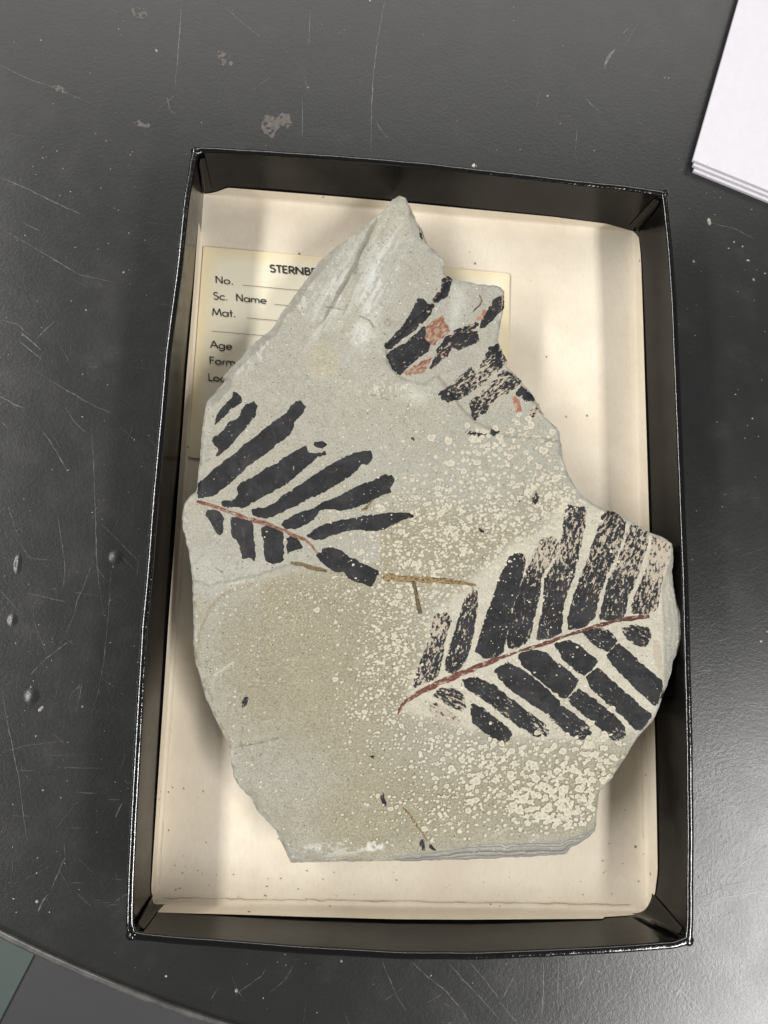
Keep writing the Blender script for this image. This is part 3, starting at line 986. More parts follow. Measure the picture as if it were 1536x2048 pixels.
# ------------------------------------------------------------------ white cards at the upper right
NAMES = [("white card, lowest of the small stack at the upper right", 0), ("white card in the middle of the small stack at the upper right", 1),
         ("blank white card on top of the small stack at the upper right", 2)]
for (labl, k) in NAMES:
    z0 = ZT + 0.0001 + 0.0017 * k
    z1 = z0 + 0.0016
    cpx = [(1387.5, 342), (1386.5, 331), (1386, 320)][k]
    c0 = U(cpx[0], cpx[1], z1)[:2]
    e1 = (U(1478, 0, ZT + 0.005) - U(1386, 320, ZT + 0.005))[:2]; e1 /= np.hypot(*e1)
    e2 = (U(1536, 381, ZT + 0.005) - U(1386, 320, ZT + 0.005))[:2]; e2 /= np.hypot(*e2)
    L1, L2 = 0.127, 0.0762 * 1.1
    rr = 0.0004
    V = []; F = []
    base_c = [c0, c0 + e2 * L2, c0 + e2 * L2 + e1 * L1, c0 + e1 * L1]
    cen = sum(base_c) / 4
    for zq, sh in ((z0, 0.9985), (z0 + 0.0003, 1.0), (z1 - 0.0003, 1.0), (z1, 0.9985)):
        for c_ in base_c:
            p_ = cen + (c_ - cen) * sh
            V.append((p_[0], p_[1], zq))
    for r_ in range(3):
        for i in range(4):
            j = (i + 1) % 4
            F.append((r_ * 4 + i, r_ * 4 + j, (r_ + 1) * 4 + j, (r_ + 1) * 4 + i))
    F += [(3, 2, 1, 0), (12, 13, 14, 15)]
    tag(mesh("white_card", V, F, M_WHITE, None, False), labl, "card", "stack of white cards")

# ------------------------------------------------------------------ the rock slab
OUTL = ([(797.7, 390.6), (812, 396), (819, 409), (833, 442), (843, 458), (851, 478), (859.5, 494), (872, 504), (884, 515), (891, 527), (890, 545), (893, 553), (904, 560)]
        + Z(FF, [(680, 155), (800, 178), (900, 184), (960, 203), (983, 235), (976, 300), (970, 400), (952, 500), (936, 590), (950, 650), (1005, 738), (998, 775),
                 (1050, 830), (1110, 890), (1190, 985), (1230, 1060), (1270, 1140), (1330, 1195), (1385, 1252), (1396, 1330), (1410, 1450), (1440, 1540)])
        + Z(FE, [(945, 15), (985, 75), (1040, 110), (1100, 140), (1180, 175), (1300, 240), (1370, 270), (1408, 295), (1412, 360), (1406, 420), (1415, 500), (1430, 570),
                 (1458, 622), (1462, 700), (1442, 780), (1410, 840), (1395, 920), (1370, 990), (1335, 1080), (1310, 1130), (1260, 1180), (1215, 1240), (1188, 1290)])
        + Z(FH, [(1105, 300), (1050, 385), (990, 450), (978, 520), (975, 590), (968, 650), (900, 705), (850, 730), (815, 765), (640, 776), (400, 787), (100, 797)])
        + Z(FG, [(1000, 1772), (630, 1778), (590, 1690), (545, 1590), (500, 1550), (440, 1485), (400, 1410), (340, 1350), (305, 1290), (290, 1200), (280, 1120),
                 (235, 1030), (200, 950), (150, 850), (118, 740), (88, 640), (76, 520), (78, 380), (72, 200), (62, 80)])
        + Z(FD, [(95, 1000), (78, 940), (70, 870), (85, 790), (120, 745), (160, 715), (160, 660), (178, 540), (185, 400), (200, 280), (215, 190), (290, 110), (330, 60)])
        + Z(FA, [(440, 1560), (530, 1460), (605, 1375), (680, 1305), (745, 1260), (775, 1215), (800, 1160), (860, 1090), (920, 1000), (985, 920), (1030, 850), (1090, 795),
                 (1200, 710), (1340, 605), (1430, 525)])
        + Z(FB, [(265, 455)]))
OUTL = ragged(OUTL, 2.4, 1.1, 11, 0)
STEP = 2.0


def xinterp(y, pts):
    p = np.array(pts, float); o_ = np.argsort(p[:, 0])
    return np.interp(y, p[o_, 0], p[o_, 1])


def seg_dist(X, Y, pts):
    """distance to a polyline, and side (+ to its right when walking, y down)"""
    D = np.full(np.shape(X), 1e9); Sg = np.zeros(np.shape(X))
    for (ax, ay), (bx, by) in zip(pts[:-1], pts[1:]):
        dx, dy = bx - ax, by - ay
        t = np.clip(((X - ax) * dx + (Y - ay) * dy) / (dx * dx + dy * dy), 0, 1)
        d = np.hypot(X - ax - t * dx, Y - ay - t * dy)
        s = np.sign(dx * (Y - ay) - dy * (X - ax))
        m_ = d < D
        D = np.where(m_, d, D); Sg = np.where(m_, s, Sg)
    return D, Sg


def blob(X, Y, x, y, rx, ry=None, ang=0.0):
    ry = ry or rx
    c, s = math.cos(ang), math.sin(ang)
    u = ((X - x) * c + (Y - y) * s) / rx; v = (-(X - x) * s + (Y - y) * c) / ry
    return np.exp(-(u * u + v * v))


RIGHT_E = [(1060, 1420), (1087, 1343), (1120, 1338), (1175, 1322), (1227, 1324), (1317, 1327), (1368, 1328), (1424, 1314), (1445, 1420)]   # (y, x)
BOT_E = [(560, 1760), (620, 1745), (700, 1735), (770, 1716), (800, 1711), (877, 1701), (933, 1690), (1058, 1683), (1123, 1681), (1160, 1668), (1188, 1652), (1210, 1640)]
RECESS = [(770, 690), (774, 725), (790, 748), (815, 764), (850, 768), (876, 752), (890, 772), (915, 810), (952, 846), (1010, 872), (1140, 885), (1160, 800), (1060, 560),
          (905, 540), (880, 590), (830, 640), (790, 680)]
UPL = [(800, 400), (640, 530), (520, 680), (415, 800)]


def slab_height(X, Y, D):
    z = 0.0272 + 0.0040 * (X - 800) / 560
    z = z + 0.0007 * fbm(X / 260, Y / 260, 3, 1) + 0.00034 * fbm(X / 55, Y / 55, 3, 2) + 0.00018 * fbm(X / 14, Y / 14, 3, 3)
    # upper lobe: ridge and conchoidal planes that fall to the left
    ridge = xinterp(Y, [(390, 800), (480, 800), (560, 775), (640, 745), (720, 700), (800, 560)])
    lobe = sstep(800, 620, Y)
    left = np.clip(ridge - X, 0, 45)
    crease = xinterp(Y, [(390, 790), (415, 768), (470, 735), (545, 700), (640, 648), (720, 590)])
    left2 = np.clip(crease - X, 0, 230)
    z = z - lobe * (0.00007 * left + 0.00004 * left2 - 0.0018 * sstep(0, 4, crease - X + 4 * fbm(X / 12, Y / 12, 3, 1)) * sstep(400, 470, Y) * sstep(740, 600, Y))
    fl = fbm((X * 0.87 + Y * 0.5) / 10, (-X * 0.5 + Y * 0.87) / 80, 3, 4)      # splintery grain along the break
    z = z + 0.0017 * fl * blob(X, Y, 700, 560, 70, 190, 0.45)
    z = z - 0.0012 * blob(X, Y, 728, 660, 22, 34, 0.4) * (1 + 0.8 * fbm(X / 9, Y / 9, 3, 5))
    # thin sheets of shale flaked off in patches
    tn = fbm(X / 130 + 3.0, Y / 130, 4, 6) + 0.12 * fbm(X / 17, Y / 17, 3, 2)
    z = z + 0.00030 * (sstep(0.0, 0.02, tn) + sstep(0.2, 0.22, tn) + sstep(-0.22, -0.2, tn))
    # right of the apex a little facet falls away
    fx = xinterp(Y, [(390, 815), (440, 818), (480, 830), (500, 900)])
    z = z - 0.00012 * np.clip(X - fx, 0, 60) * sstep(515, 470, Y)
    # the upper right leaf group lies in a shallow hollow
    P = np.array(RECESS); d1, _ = seg_dist(X, Y, RECESS + [RECESS[0]])
    ins = inside(P, X, Y)
    sd = np.where(ins, d1, -d1)
    z = z - 0.0017 * sstep(-3, 5, sd + 3 * fbm(X / 16, Y / 16, 2, 6))
    # pale broken wedge above the pair of leaf bands
    z = z + 0.0007 * blob(X, Y, 912, 610, 20, 44, 0.15)
    # sheet bearing the left frond stands slightly above the tan sheet
    yl = xinterp(X, [(300, 1150), (385, 1160), (420, 1172), (470, 1160), (520, 1150), (580, 1128), (650, 1140), (760, 1175), (1500, 1200)])
    st = sstep(-3, 3, Y - yl + 6 * fbm(X / 22, Y / 22, 3, 2)) * sstep(780, 620, X)
    z = z - 0.0010 * st
    z = z + 0.0005 * blob(X, Y, 860, 900, 30, 120, -0.9) * fbm(X / 30, Y / 30, 3, 3)
    z = z - 0.0004 * sstep(0, 12, seg_dist(X, Y, [(870, 770), (905, 830), (960, 890), (1030, 930), (1120, 900)])[0]) * 0
    # broken sides that face us
    xe = xinterp(Y, RIGHT_E)
    fr = np.clip(X - xe, 0, 80)
    z = z - 0.00009 * fr - 0.0006 * sstep(0, 6, fr)
    ye = xinterp(X, BOT_E) + 2.0 * fbm(X / 30, Y / 60, 2, 1)
    fb = np.clip(Y - ye, 0, 60)
    z = z - 0.00018 * fb + 0.0003 * fbm(X / 60, fb / 3.0, 3, 3) * sstep(0, 5, fb)
    wl = sstep(560, 480, Y) * 0 + sstep(830, 780, Y) * sstep(700, 600, X)
    z = z - wl * 0.00055 * np.clip(15 + 6 * vn(X / 30, Y / 30, 4) - D, 0, 30)
    # lower left corner slopes away
    z = z - 0.00010 * np.clip(26 - D, 0, 26) * sstep(1500, 1640, Y) * sstep(800, 650, X)
    # chipped brink
    br = 4.0 + 8.0 * np.clip(vn(X / 22, Y / 22, 2) + 0.25, 0, 1.2) + 2.0 * vn(X / 5, Y / 5, 3)
    z = z - 0.0019 * np.clip(1 - D / br, 0, 1) ** 2
    side = np.clip(sstep(0, 5, fr) * 0.35 + sstep(0, 4, fb) * sstep(760, 830, X) + wl * sstep(16, 8, D) * 0.4, 0, 1)
    return z, side


def slab_tone(X, Y, D, side):
    def c3(r, g, b):
        return np.array([r, g, b], float)
    col = np.ones(np.shape(X) + (3,)) * c3(183, 178, 166)

    def over(w, c):
        nonlocal col
        w = np.clip(w, 0, 1)[..., None]
        col = col * (1 - w) + c3(*c) * w
    nz = fbm(X / 90, Y / 90, 4, 5)
    tan = (blob(X, Y, 520, 1300, 150, 150) + blob(X, Y, 680, 1240, 180, 110) + blob(X, Y, 700, 1400, 190, 130) + 0.8 * blob(X, Y, 830, 1080, 130, 70)
           + 0.9 * blob(X, Y, 1130, 1580, 150, 110) + 0.8 * blob(X, Y, 830, 1600, 190, 110) + 0.7 * blob(X, Y, 980, 1080, 90, 80) + 0.6 * blob(X, Y, 720, 1660, 130, 60)
           + 0.5 * blob(X, Y, 1090, 1010, 80, 60))
    yl = xinterp(X, [(300, 1150), (385, 1165), (420, 1200), (460, 1172), (520, 1158), (580, 1135), (650, 1140), (760, 1120), (1500, 1000)])
    tan = tan * np.where(X < 760, sstep(-4, 14, Y - yl), 1)
    over(np.clip(tan * 1.1 + 0.5 * nz, 0, 1) * 0.95, (156, 145, 113))
    over(0.7 * blob(X, Y, 540, 1540, 90, 80) + 0.5 * blob(X, Y, 860, 1480, 130, 60), (166, 162, 151))
    over(0.5 * blob(X, Y, 1000, 880, 160, 90), (172, 170, 158))
    over(0.85 * sstep(42, 30, np.hypot(X - 645, Y - 722) + 8 * fbm(X / 18, Y / 18, 3, 1)), (192, 183, 156))
    # weathered rind line of the tan sheet
    dl, sl = seg_dist(X, Y, [(505, 1168), (450, 1186), (420, 1215), (400, 1265), (394, 1310), (402, 1345), (425, 1400)])
    over(0.55 * np.exp(-(dl / 2.6) ** 2), (140, 116, 78))
    over(0.8 * sstep(2, 6, dl) * (sl < 0) * np.exp(-dl / 40) * (Y > 1165) * (Y < 1440) * (X < 520), (178, 174, 164))
    # scuffed, whitened breaks
    fl = fbm((X * 0.87 + Y * 0.5) / 9, (-X * 0.5 + Y * 0.87) / 70, 3, 6)
    over((0.18 + 0.75 * sstep(0.02, 0.2, fl + 0.3 * fbm(X / 5, Y / 5, 2, 3))) * blob(X, Y, 752, 560, 34, 130, 0.38), (240, 241, 240))
    over((0.1 + 0.8 * sstep(0.05, 0.22, fl + 0.3 * fbm(X / 5, Y / 5, 2, 4))) * blob(X, Y, 665, 590, 24, 100, 0.42), (234, 234, 232))
    over(0.8 * sstep(0.14, 0.26, fbm(X / 6, Y / 9, 3, 5)) * (blob(X, Y, 600, 600, 26, 60, 0.6) + blob(X, Y, 520, 700, 20, 60, 0.7) + blob(X, Y, 780, 780, 70, 20) + blob(X, Y, 430, 780, 20, 60, 0.6)), (238, 236, 230))
    over(0.9 * blob(X, Y, 728, 668, 22, 32, 0.3) * (0.7 + 0.9 * fbm(X / 7, Y / 7, 3, 2)), (245, 245, 242))
    over(0.8 * blob(X, Y, 915, 612, 15, 45, 0.15), (226, 227, 222))
    over(0.6 * blob(X, Y, 830, 790, 26, 22), (224, 224, 218))
    over(0.6 * sstep(0.25, 0.7, blob(X, Y, 665, 1698, 90, 16)) * sstep(-0.08, 0.1, fbm(X / 12, Y / 7, 4, 1)), (244, 241, 236))
    over(0.9 * sstep(0.3, 0.7, blob(X, Y, 745, 1693, 28, 12)) * sstep(-0.15, 0.05, fbm(X / 9, Y / 7, 4, 4)), (250, 248, 245))
    over(0.5 * blob(X, Y, 480, 1140, 90, 26) + 0.4 * blob(X, Y, 400, 1150, 26, 60), (196, 193, 186))
    for (x0, y0, x1, y1, w) in ((458, 1168, 505, 1160, 2.6), (430, 1350, 466, 1325, 3.0), (702, 1190, 712, 1170, 1.6), (1062, 975, 1072, 940, 1.5),
                                (1045, 1700, 1075, 1672, 3.0), (985, 1672, 1020, 1655, 1.8)):
        dd, _ = seg_dist(X, Y, [(x0, y0), (x1, y1)])
        over(0.8 * np.exp(-(dd / w) ** 2), (222, 218, 208))
    # fine dark cracks and plant hairs
    for pts, w in (([(640, 612), (668, 616), (690, 620), (700, 600)], 1.2), ([(480, 1055), (500, 1068), (505, 1085)], 1.6), ([(430, 1135), (445, 1145)], 1.6),
                   ([(480, 1492), (520, 1486), (556, 1476)], 2.2), ([(486, 1456), (480, 1478), (486, 1498)], 1.5), ([(500, 1522), (528, 1506)], 1.6),
                   ([(820, 800), (808, 840), (806, 855)], 0.9), ([(735, 788), (760, 792), (775, 800)], 0.9), ([(720, 632), (738, 640), (748, 655)], 1.6),
                   ([(768, 1345), (769, 1362)], 1.2), ([(740, 1408), (765, 1382), (790, 1366)], 0.8), ([(1042, 960), (1048, 985), (1040, 1000)], 1.0), ([(398, 1015 - 85), (420, 918)], 1.2)):
        dd, _ = seg_dist(X, Y, pts)
        over(0.75 * np.exp(-(dd / w) ** 2) * (0.75 + 0.8 * vn(X / 6, Y / 6, 3)), (84, 76, 68))
    over(0.5 * np.exp(-((np.hypot((X - 775), (Y - 645) * 0.8) - 5) / 2.0) ** 2), (96, 84, 74))
    # pale halo bleached round the right-hand frond
    halo = [(795, 1425), (830, 1330), (870, 1220), (930, 1170), (1000, 1100), (1070, 1060), (1130, 1000), (1200, 1010), (1300, 1060), (1345, 1090), (1328, 1400), (1300, 1450),
            (1200, 1490), (1020, 1480), (930, 1460), (860, 1440)]
    d2, _ = seg_dist(X, Y, halo + [halo[0]])
    sd = np.where(inside(np.array(halo), X, Y), d2, -d2)
    over(0.85 * sstep(-8, 14, sd + 9 * fbm(X / 20, Y / 20, 3, 7)), (226, 218, 201))
    over(0.5 * blob(X, Y, 1010, 770, 70, 50, 0.6), (196, 190, 178))
    # broken sides painted paler to make up for weak light; chipped brink whitened
    over(side * 0.9, (222, 217, 208))
    over(0.75 * sstep(9, 1, D) * sstep(-0.2, 0.15, fbm(X / 13, Y / 13, 4, 3)), (226, 224, 218))
    col = col * (1 + 0.05 * nz[..., None] + 0.035 * fbm(X / 24, Y / 24, 3, 1)[..., None])
    return np.clip(col * np.array([0.868, 0.876, 0.856]), 0, 255)


slab = empty("fossil_slab", (0.0, 0.0, 0.0008))
tag(slab, "pale grey shale slab bearing black fossil fern leaves, lying in the black tray", "fossil")
X, Y, D, f = patch(OUTL, STEP, 30.0)
zt, side = slab_height(X, Y, D)
top = U(X, Y, zt)
tone = np.c_[lin(slab_tone(X, Y, D, side)), np.ones(len(X))]
adopt(mesh("rock_face", top, f, M_ROCK, None, True, {"tone": tone, "side": side}), slab)
# regular height field for everything that lies on the face
gx0, gy0 = OUTL.min(0) - 20
gnx = int((OUTL[:, 0].max() + 20 - gx0) / 2.5) + 2; gny = int((OUTL[:, 1].max() + 20 - gy0) / 2.5) + 2
GX, GY, GI, GD, _, _ = grid_fields(OUTL, gx0, gy0, gnx, gny, 2.5, 30)
GZ, _ = slab_height(GX, GY, np.where(GI, GD, 0))


def zs(x, y):
    fx = np.clip((np.asarray(x) - gx0) / 2.5, 0, gnx - 1.001); fy = np.clip((np.asarray(y) - gy0) / 2.5, 0, gny - 1.001)
    i = fx.astype(int); j = fy.astype(int); u = fx - i; v = fy - j
    return (GZ[i, j] * (1 - u) + GZ[i + 1, j] * u) * (1 - v) + (GZ[i, j + 1] * (1 - u) + GZ[i + 1, j + 1] * u) * v


# broken sides down to the tray floor
n = len(OUTL)
zb, _ = slab_height(OUTL[:, 0], OUTL[:, 1], np.zeros(n))
rim3 = U(OUTL[:, 0], OUTL[:, 1], zb)
T = np.roll(rim3, -1, 0)[:, :2] - np.roll(rim3, 1, 0)[:, :2]
for _ in range(6):
    T = (np.roll(T, 1, 0) + 2 * T + np.roll(T, -1, 0)) / 4
T /= np.hypot(*T.T)[:, None]
nin = np.stack([T[:, 1], -T[:, 0]], 1)
if np.mean(np.sum(nin * (rim3[:, :2].mean(0) - rim3[:, :2]), 1)) < 0:
    nin = -nin
V = []; rows = 12
for k in range(rows):
    s_ = k / (rows - 1)
    dep = 0.0006 * s_ + 0.004 * s_ ** 2 + 0.0012 * s_ * fbm(np.arange(n) / 14.0, np.full(n, k * 0.55), 3, 2) + 0.0005 * (k > 0) * vn(np.arange(n) / 40.0, np.full(n, k * 1.7), 4)
    xy = rim3[:, :2] + nin * dep[:, None]
    V += np.c_[xy, zb * (1 - s_) + 0.0009 * s_].tolist()
F = [(k * n + j, k * n + (j + 1) % n, (k + 1) * n + (j + 1) % n, (k + 1) * n + j) for k in range(rows - 1) for j in range(n)]
sc = np.tile(np.r_[lin((172, 169, 163)), 1.0], (len(V), 1))
adopt(mesh("rock_side", V, F, M_ROCK, None, True, {"tone": sc, "side": np.ones(len(V)) * 0.8}), slab)

# ------------------------------------------------------------------ fossil leaves
BEIGE = (180, 172, 157); RED = (150, 92, 74); PINK = (188, 150, 134); TANC = (160, 134, 104); GREY = (178, 172, 160)
WEAR = [  # wear fields in the picture: x, y, rx, ry, angle, amount
    (1150, 1070, 100, 90, 0, 0.30), (1260, 1110, 80, 80, 0, 0.30), (1085, 1110, 40, 50, 0, 0.40), (870, 1260, 22, 40, 0.2, 0.42), (845, 1370, 20, 40, 0.2, 0.2),
    (1325, 1120, 26, 70, 0.15, 0.45), (1310, 1230, 30, 30, 0, 0.2), (1300, 1310, 26, 22, 0, 0.3), (890, 1430, 50, 26, 0.6, 0.30), (945, 1190, 18, 36, 0.2, 0.20),
    (1080, 1460, 28, 24, 0, 0.30), (1210, 1400, 30, 30, 0.6, 0.16), (1240, 1470, 24, 14, 0, 0.35), (1170, 1462, 22, 20, 0, 0.2), (1000, 1440, 60, 20, 0.6, 0.12),
    (1240, 1260, 60, 16, -0.2, 0.22), (1050, 1290, 100, 14, -0.3, 0.16), (940, 650, 40, 14, -0.6, 0.22), (895, 705, 30, 14, -0.5, 0.34),
    (975, 735, 30, 26, 0, 0.42), (925, 770, 36, 26, 0, 0.30), (985, 790, 50, 40, -0.6, 0.30), (1000, 770, 40, 20, -0.5, 0.2), (1075, 825, 16, 22, 0, 0.25),
    (870, 580, 14, 10, -0.6, 0.5), (1290, 1250, 40, 20, 0, 0.1), (1010, 600, 10, 12, 0, 0.3),
]
LEAVES = []                                     # outlines kept for the mineral spots


def grow(P, d):
    P = resample(P, 2.2)
    T = np.roll(P, -2, 0) - np.roll(P, 2, 0)
    T /= np.hypot(*T.T)[:, None] + 1e-9
    Nn = np.stack([T[:, 1], -T[:, 0]], 1)
    area = np.sum(P[:, 0] * np.roll(P[:, 1], -1) - np.roll(P[:, 0], -1) * P[:, 1])
    return P + Nn * d * (1 if area > 0 else -1)


def leaf(pts, parent, wear=0.0, tint=BEIGE, fleck=0.25, amp=1.5, name="leaflet", mat=None, lift=0.00016, axis=None, label=None, dome=0.0):
    P = ragged(pts, 2.2, amp, 7, random.randrange(8))
    LEAVES.append(P)
    X, Y, D, f = patch(P, 1.9, 9.0)
    z = zs(X, Y) + lift * sstep(-0.4, 2.0, D) - 0.00006 + 0.00003 * vn(X / 5, Y / 5, 3) + dome * sstep(0, 8, D)
    W = U(X, Y, z)
    c = P.mean(0); C_ = np.cov((P - c).T); ev, evec = np.linalg.eigh(C_)
    ax = evec[:, 1] if axis is None else np.array(axis, float) / np.hypot(*axis)
    u = ((X - c[0]) * ax[0] + (Y - c[1]) * ax[1]) * 0.2; v = (-(X - c[0]) * ax[1] + (Y - c[1]) * ax[0]) * 0.2
    sd = random.uniform(0, 80)
    w = np.full(len(X), wear) + 0.07 * sstep(4, 0, D)
    for (x, y, rx, ry, an, am) in WEAR:
        w = w + 0.27 * am * blob(X, Y, x, y, rx, ry, an)
    tn = np.tile(np.r_[lin(tint), 1.0], (len(X), 1))
    o = mesh(name, W, f, mat or M_LEAF, None, True,
             {"wear": w, "along": np.c_[u, v, np.full(len(X), sd)], "tint": tn, "fleck": np.full(len(X), fleck)})
    if isinstance(parent, str) or parent is slab:
        adopt(o, slab)
    else:
        o.parent = parent                       # a sub-part: its part already sits under the slab
    if label:
        o["label"] = label
    return o


def ribbon(path, width, tint_a, tint_b, name, mat=None, wear=0.0, dome=0.00032, amp=1.0, label=None):
    P = resample(path, 3, False)
    T = np.gradient(P, axis=0); T /= np.hypot(*T.T)[:, None]
    Nn = np.stack([-T[:, 1], T[:, 0]], 1)
    n = len(P); t = np.linspace(0, 1, n)
    wd = np.interp(t, np.linspace(0, 1, len(width)), width)
    wa = wd / 2 * (1 + 0.7 * amp * fbm(t * n / 4, t * 0 + 3.3, 3, 1)); wb = wd / 2 * (1 + 0.7 * amp * fbm(t * n / 4, t * 0 + 8.8, 3, 2))
    K = 7
    V = []; AL = []; TN = []
    for k in range(K):
        s_ = k / (K - 1) * 2 - 1
        off_ = np.where(s_ < 0, s_ * wa, s_ * wb)
        x = P[:, 0] + Nn[:, 0] * off_; y = P[:, 1] + Nn[:, 1] * off_
        dm = (1 - s_ * s_) * (1 + 0.5 * vn(t * n / 3, np.full(n, s_ * 2), 4))
        z = zs(x, y) + dome * dm + (0.0001 if abs(s_) < 0.99 else -0.00008)
        V += U(x, y, z).tolist()
        AL += np.c_[t * n * 0.6, np.full(n, s_ * 1.2), np.zeros(n) + path[0][0]].tolist()
        a_, b_ = lin(tint_a), lin(tint_b)
        TN += np.c_[a_ * (1 - t[:, None]) + b_ * t[:, None], np.ones(n)].tolist()
    F = [(k * n + j, (k + 1) * n + j, (k + 1) * n + j + 1, k * n + j + 1) for k in range(K - 1) for j in range(n - 1)]
    o = mesh(name, V, F, mat or M_STEM, None, True, {"along": AL, "tint": TN, "wear": np.full(len(V), wear)})
    LEAVES.append(np.vstack([P + Nn * wd[:, None] / 2, (P - Nn * wd[:, None] / 2)[::-1]]))
    adopt(o, slab)
    if label:
        o["label"] = label
    return o


# left frond
stemL = ribbon(Z(FD, [(158, 776), (215, 792), (290, 816), (370, 846), (460, 880), (560, 905), (650, 940), (730, 975), (800, 1003), (840, 1040), (872, 1085)]),
               [6, 9, 7, 9, 7, 8, 6, 4], (160, 92, 78), (176, 138, 112), "frond_stem", label="reddish stem of the left frond")
LF = [
    [(370, 122), (400, 135), (428, 165), (425, 190), (390, 215), (350, 240), (325, 270), (295, 300), (262, 328), (265, 290), (285, 250), (300, 225), (345, 185), (368, 160)],
    [(500, 183), (513, 210), (508, 270), (475, 310), (420, 370), (350, 450), (300, 500), (270, 520), (285, 470), (248, 425), (262, 392), (320, 360), (345, 310), (400, 285), (425, 235), (450, 200)],
    [(775, 182), (802, 215), (780, 260), (740, 300), (722, 360), (690, 400), (640, 430), (590, 480), (530, 520), (450, 575), (420, 610), (340, 680), (250, 745), (165, 758), (165, 670),
     (215, 630), (280, 570), (360, 510), (430, 450), (510, 390), (590, 320), (650, 280), (690, 250), (715, 210), (745, 188)],
    [(805, 445), (820, 490), (880, 490), (920, 480), (925, 497), (870, 515), (830, 550), (790, 590), (740, 630), (680, 680), (600, 720), (530, 760), (430, 815), (370, 810), (310, 808),
     (303, 775), (340, 770), (385, 768), (400, 740), (395, 690), (430, 660), (500, 630), (560, 580), (640, 545), (720, 490), (760, 470)],
    [(850, 425), (900, 420), (932, 440), (905, 460), (860, 455)],
    [(1190, 478), (1197, 525), (1165, 560), (1140, 550), (1110, 580), (1060, 630), (980, 680), (900, 725), (800, 770), (720, 815), (620, 860), (560, 875), (485, 858), (482, 825),
     (515, 812), (560, 818), (620, 785), (660, 745), (700, 720), (780, 670), (850, 620), (930, 570), (1020, 520), (1090, 490), (1140, 482)],
    [(1310, 620), (1328, 650), (1305, 690), (1305, 725), (1240, 745), (1160, 785), (1090, 815), (1000, 830), (920, 825), (880, 830), (855, 880), (800, 915), (740, 940), (690, 940),
     (655, 915), (690, 880), (760, 845), (850, 815), (900, 780), (980, 755), (1080, 700), (1160, 665), (1200, 655), (1240, 625)],
    [(1440, 865), (1420, 843), (1330, 842), (1200, 852), (1080, 875), (940, 900), (860, 940), (805, 980), (850, 1005), (900, 1003), (940, 985), (1010, 960), (1100, 945), (1200, 955),
     (1270, 940), (1330, 905), (1400, 880)],
    [(215, 825), (250, 822), (300, 842), (320, 880), (308, 975), (285, 970), (260, 940), (240, 890), (212, 855)],
    [(360, 870), (400, 867), (480, 887), (490, 905), (495, 1000), (505, 1135), (470, 1110), (425, 1115), (420, 1070), (395, 1010), (365, 985)],
    [(540, 935), (570, 918), (640, 932), (668, 960), (672, 1060), (670, 1130), (620, 1145), (570, 1130), (555, 1080), (550, 1000)],
    [(690, 990), (720, 978), (760, 1000), (790, 1050), (740, 1065), (705, 1075), (690, 1100)],
    [(905, 1052), (960, 1050), (1020, 1070), (1060, 1108), (1120, 1130), (1238, 1190), (1190, 1280), (1110, 1255), (1045, 1228), (1030, 1195), (985, 1195), (935, 1170), (890, 1130),
     (865, 1090), (900, 1075)],
]
for k, p_ in enumerate(LF):
    leaf(grow(Z(FD, p_), 1.0), stemL, -0.04 if k not in (0, 4) else -0.01, GREY, 0.4 if k in (1, 2) else 0.2)

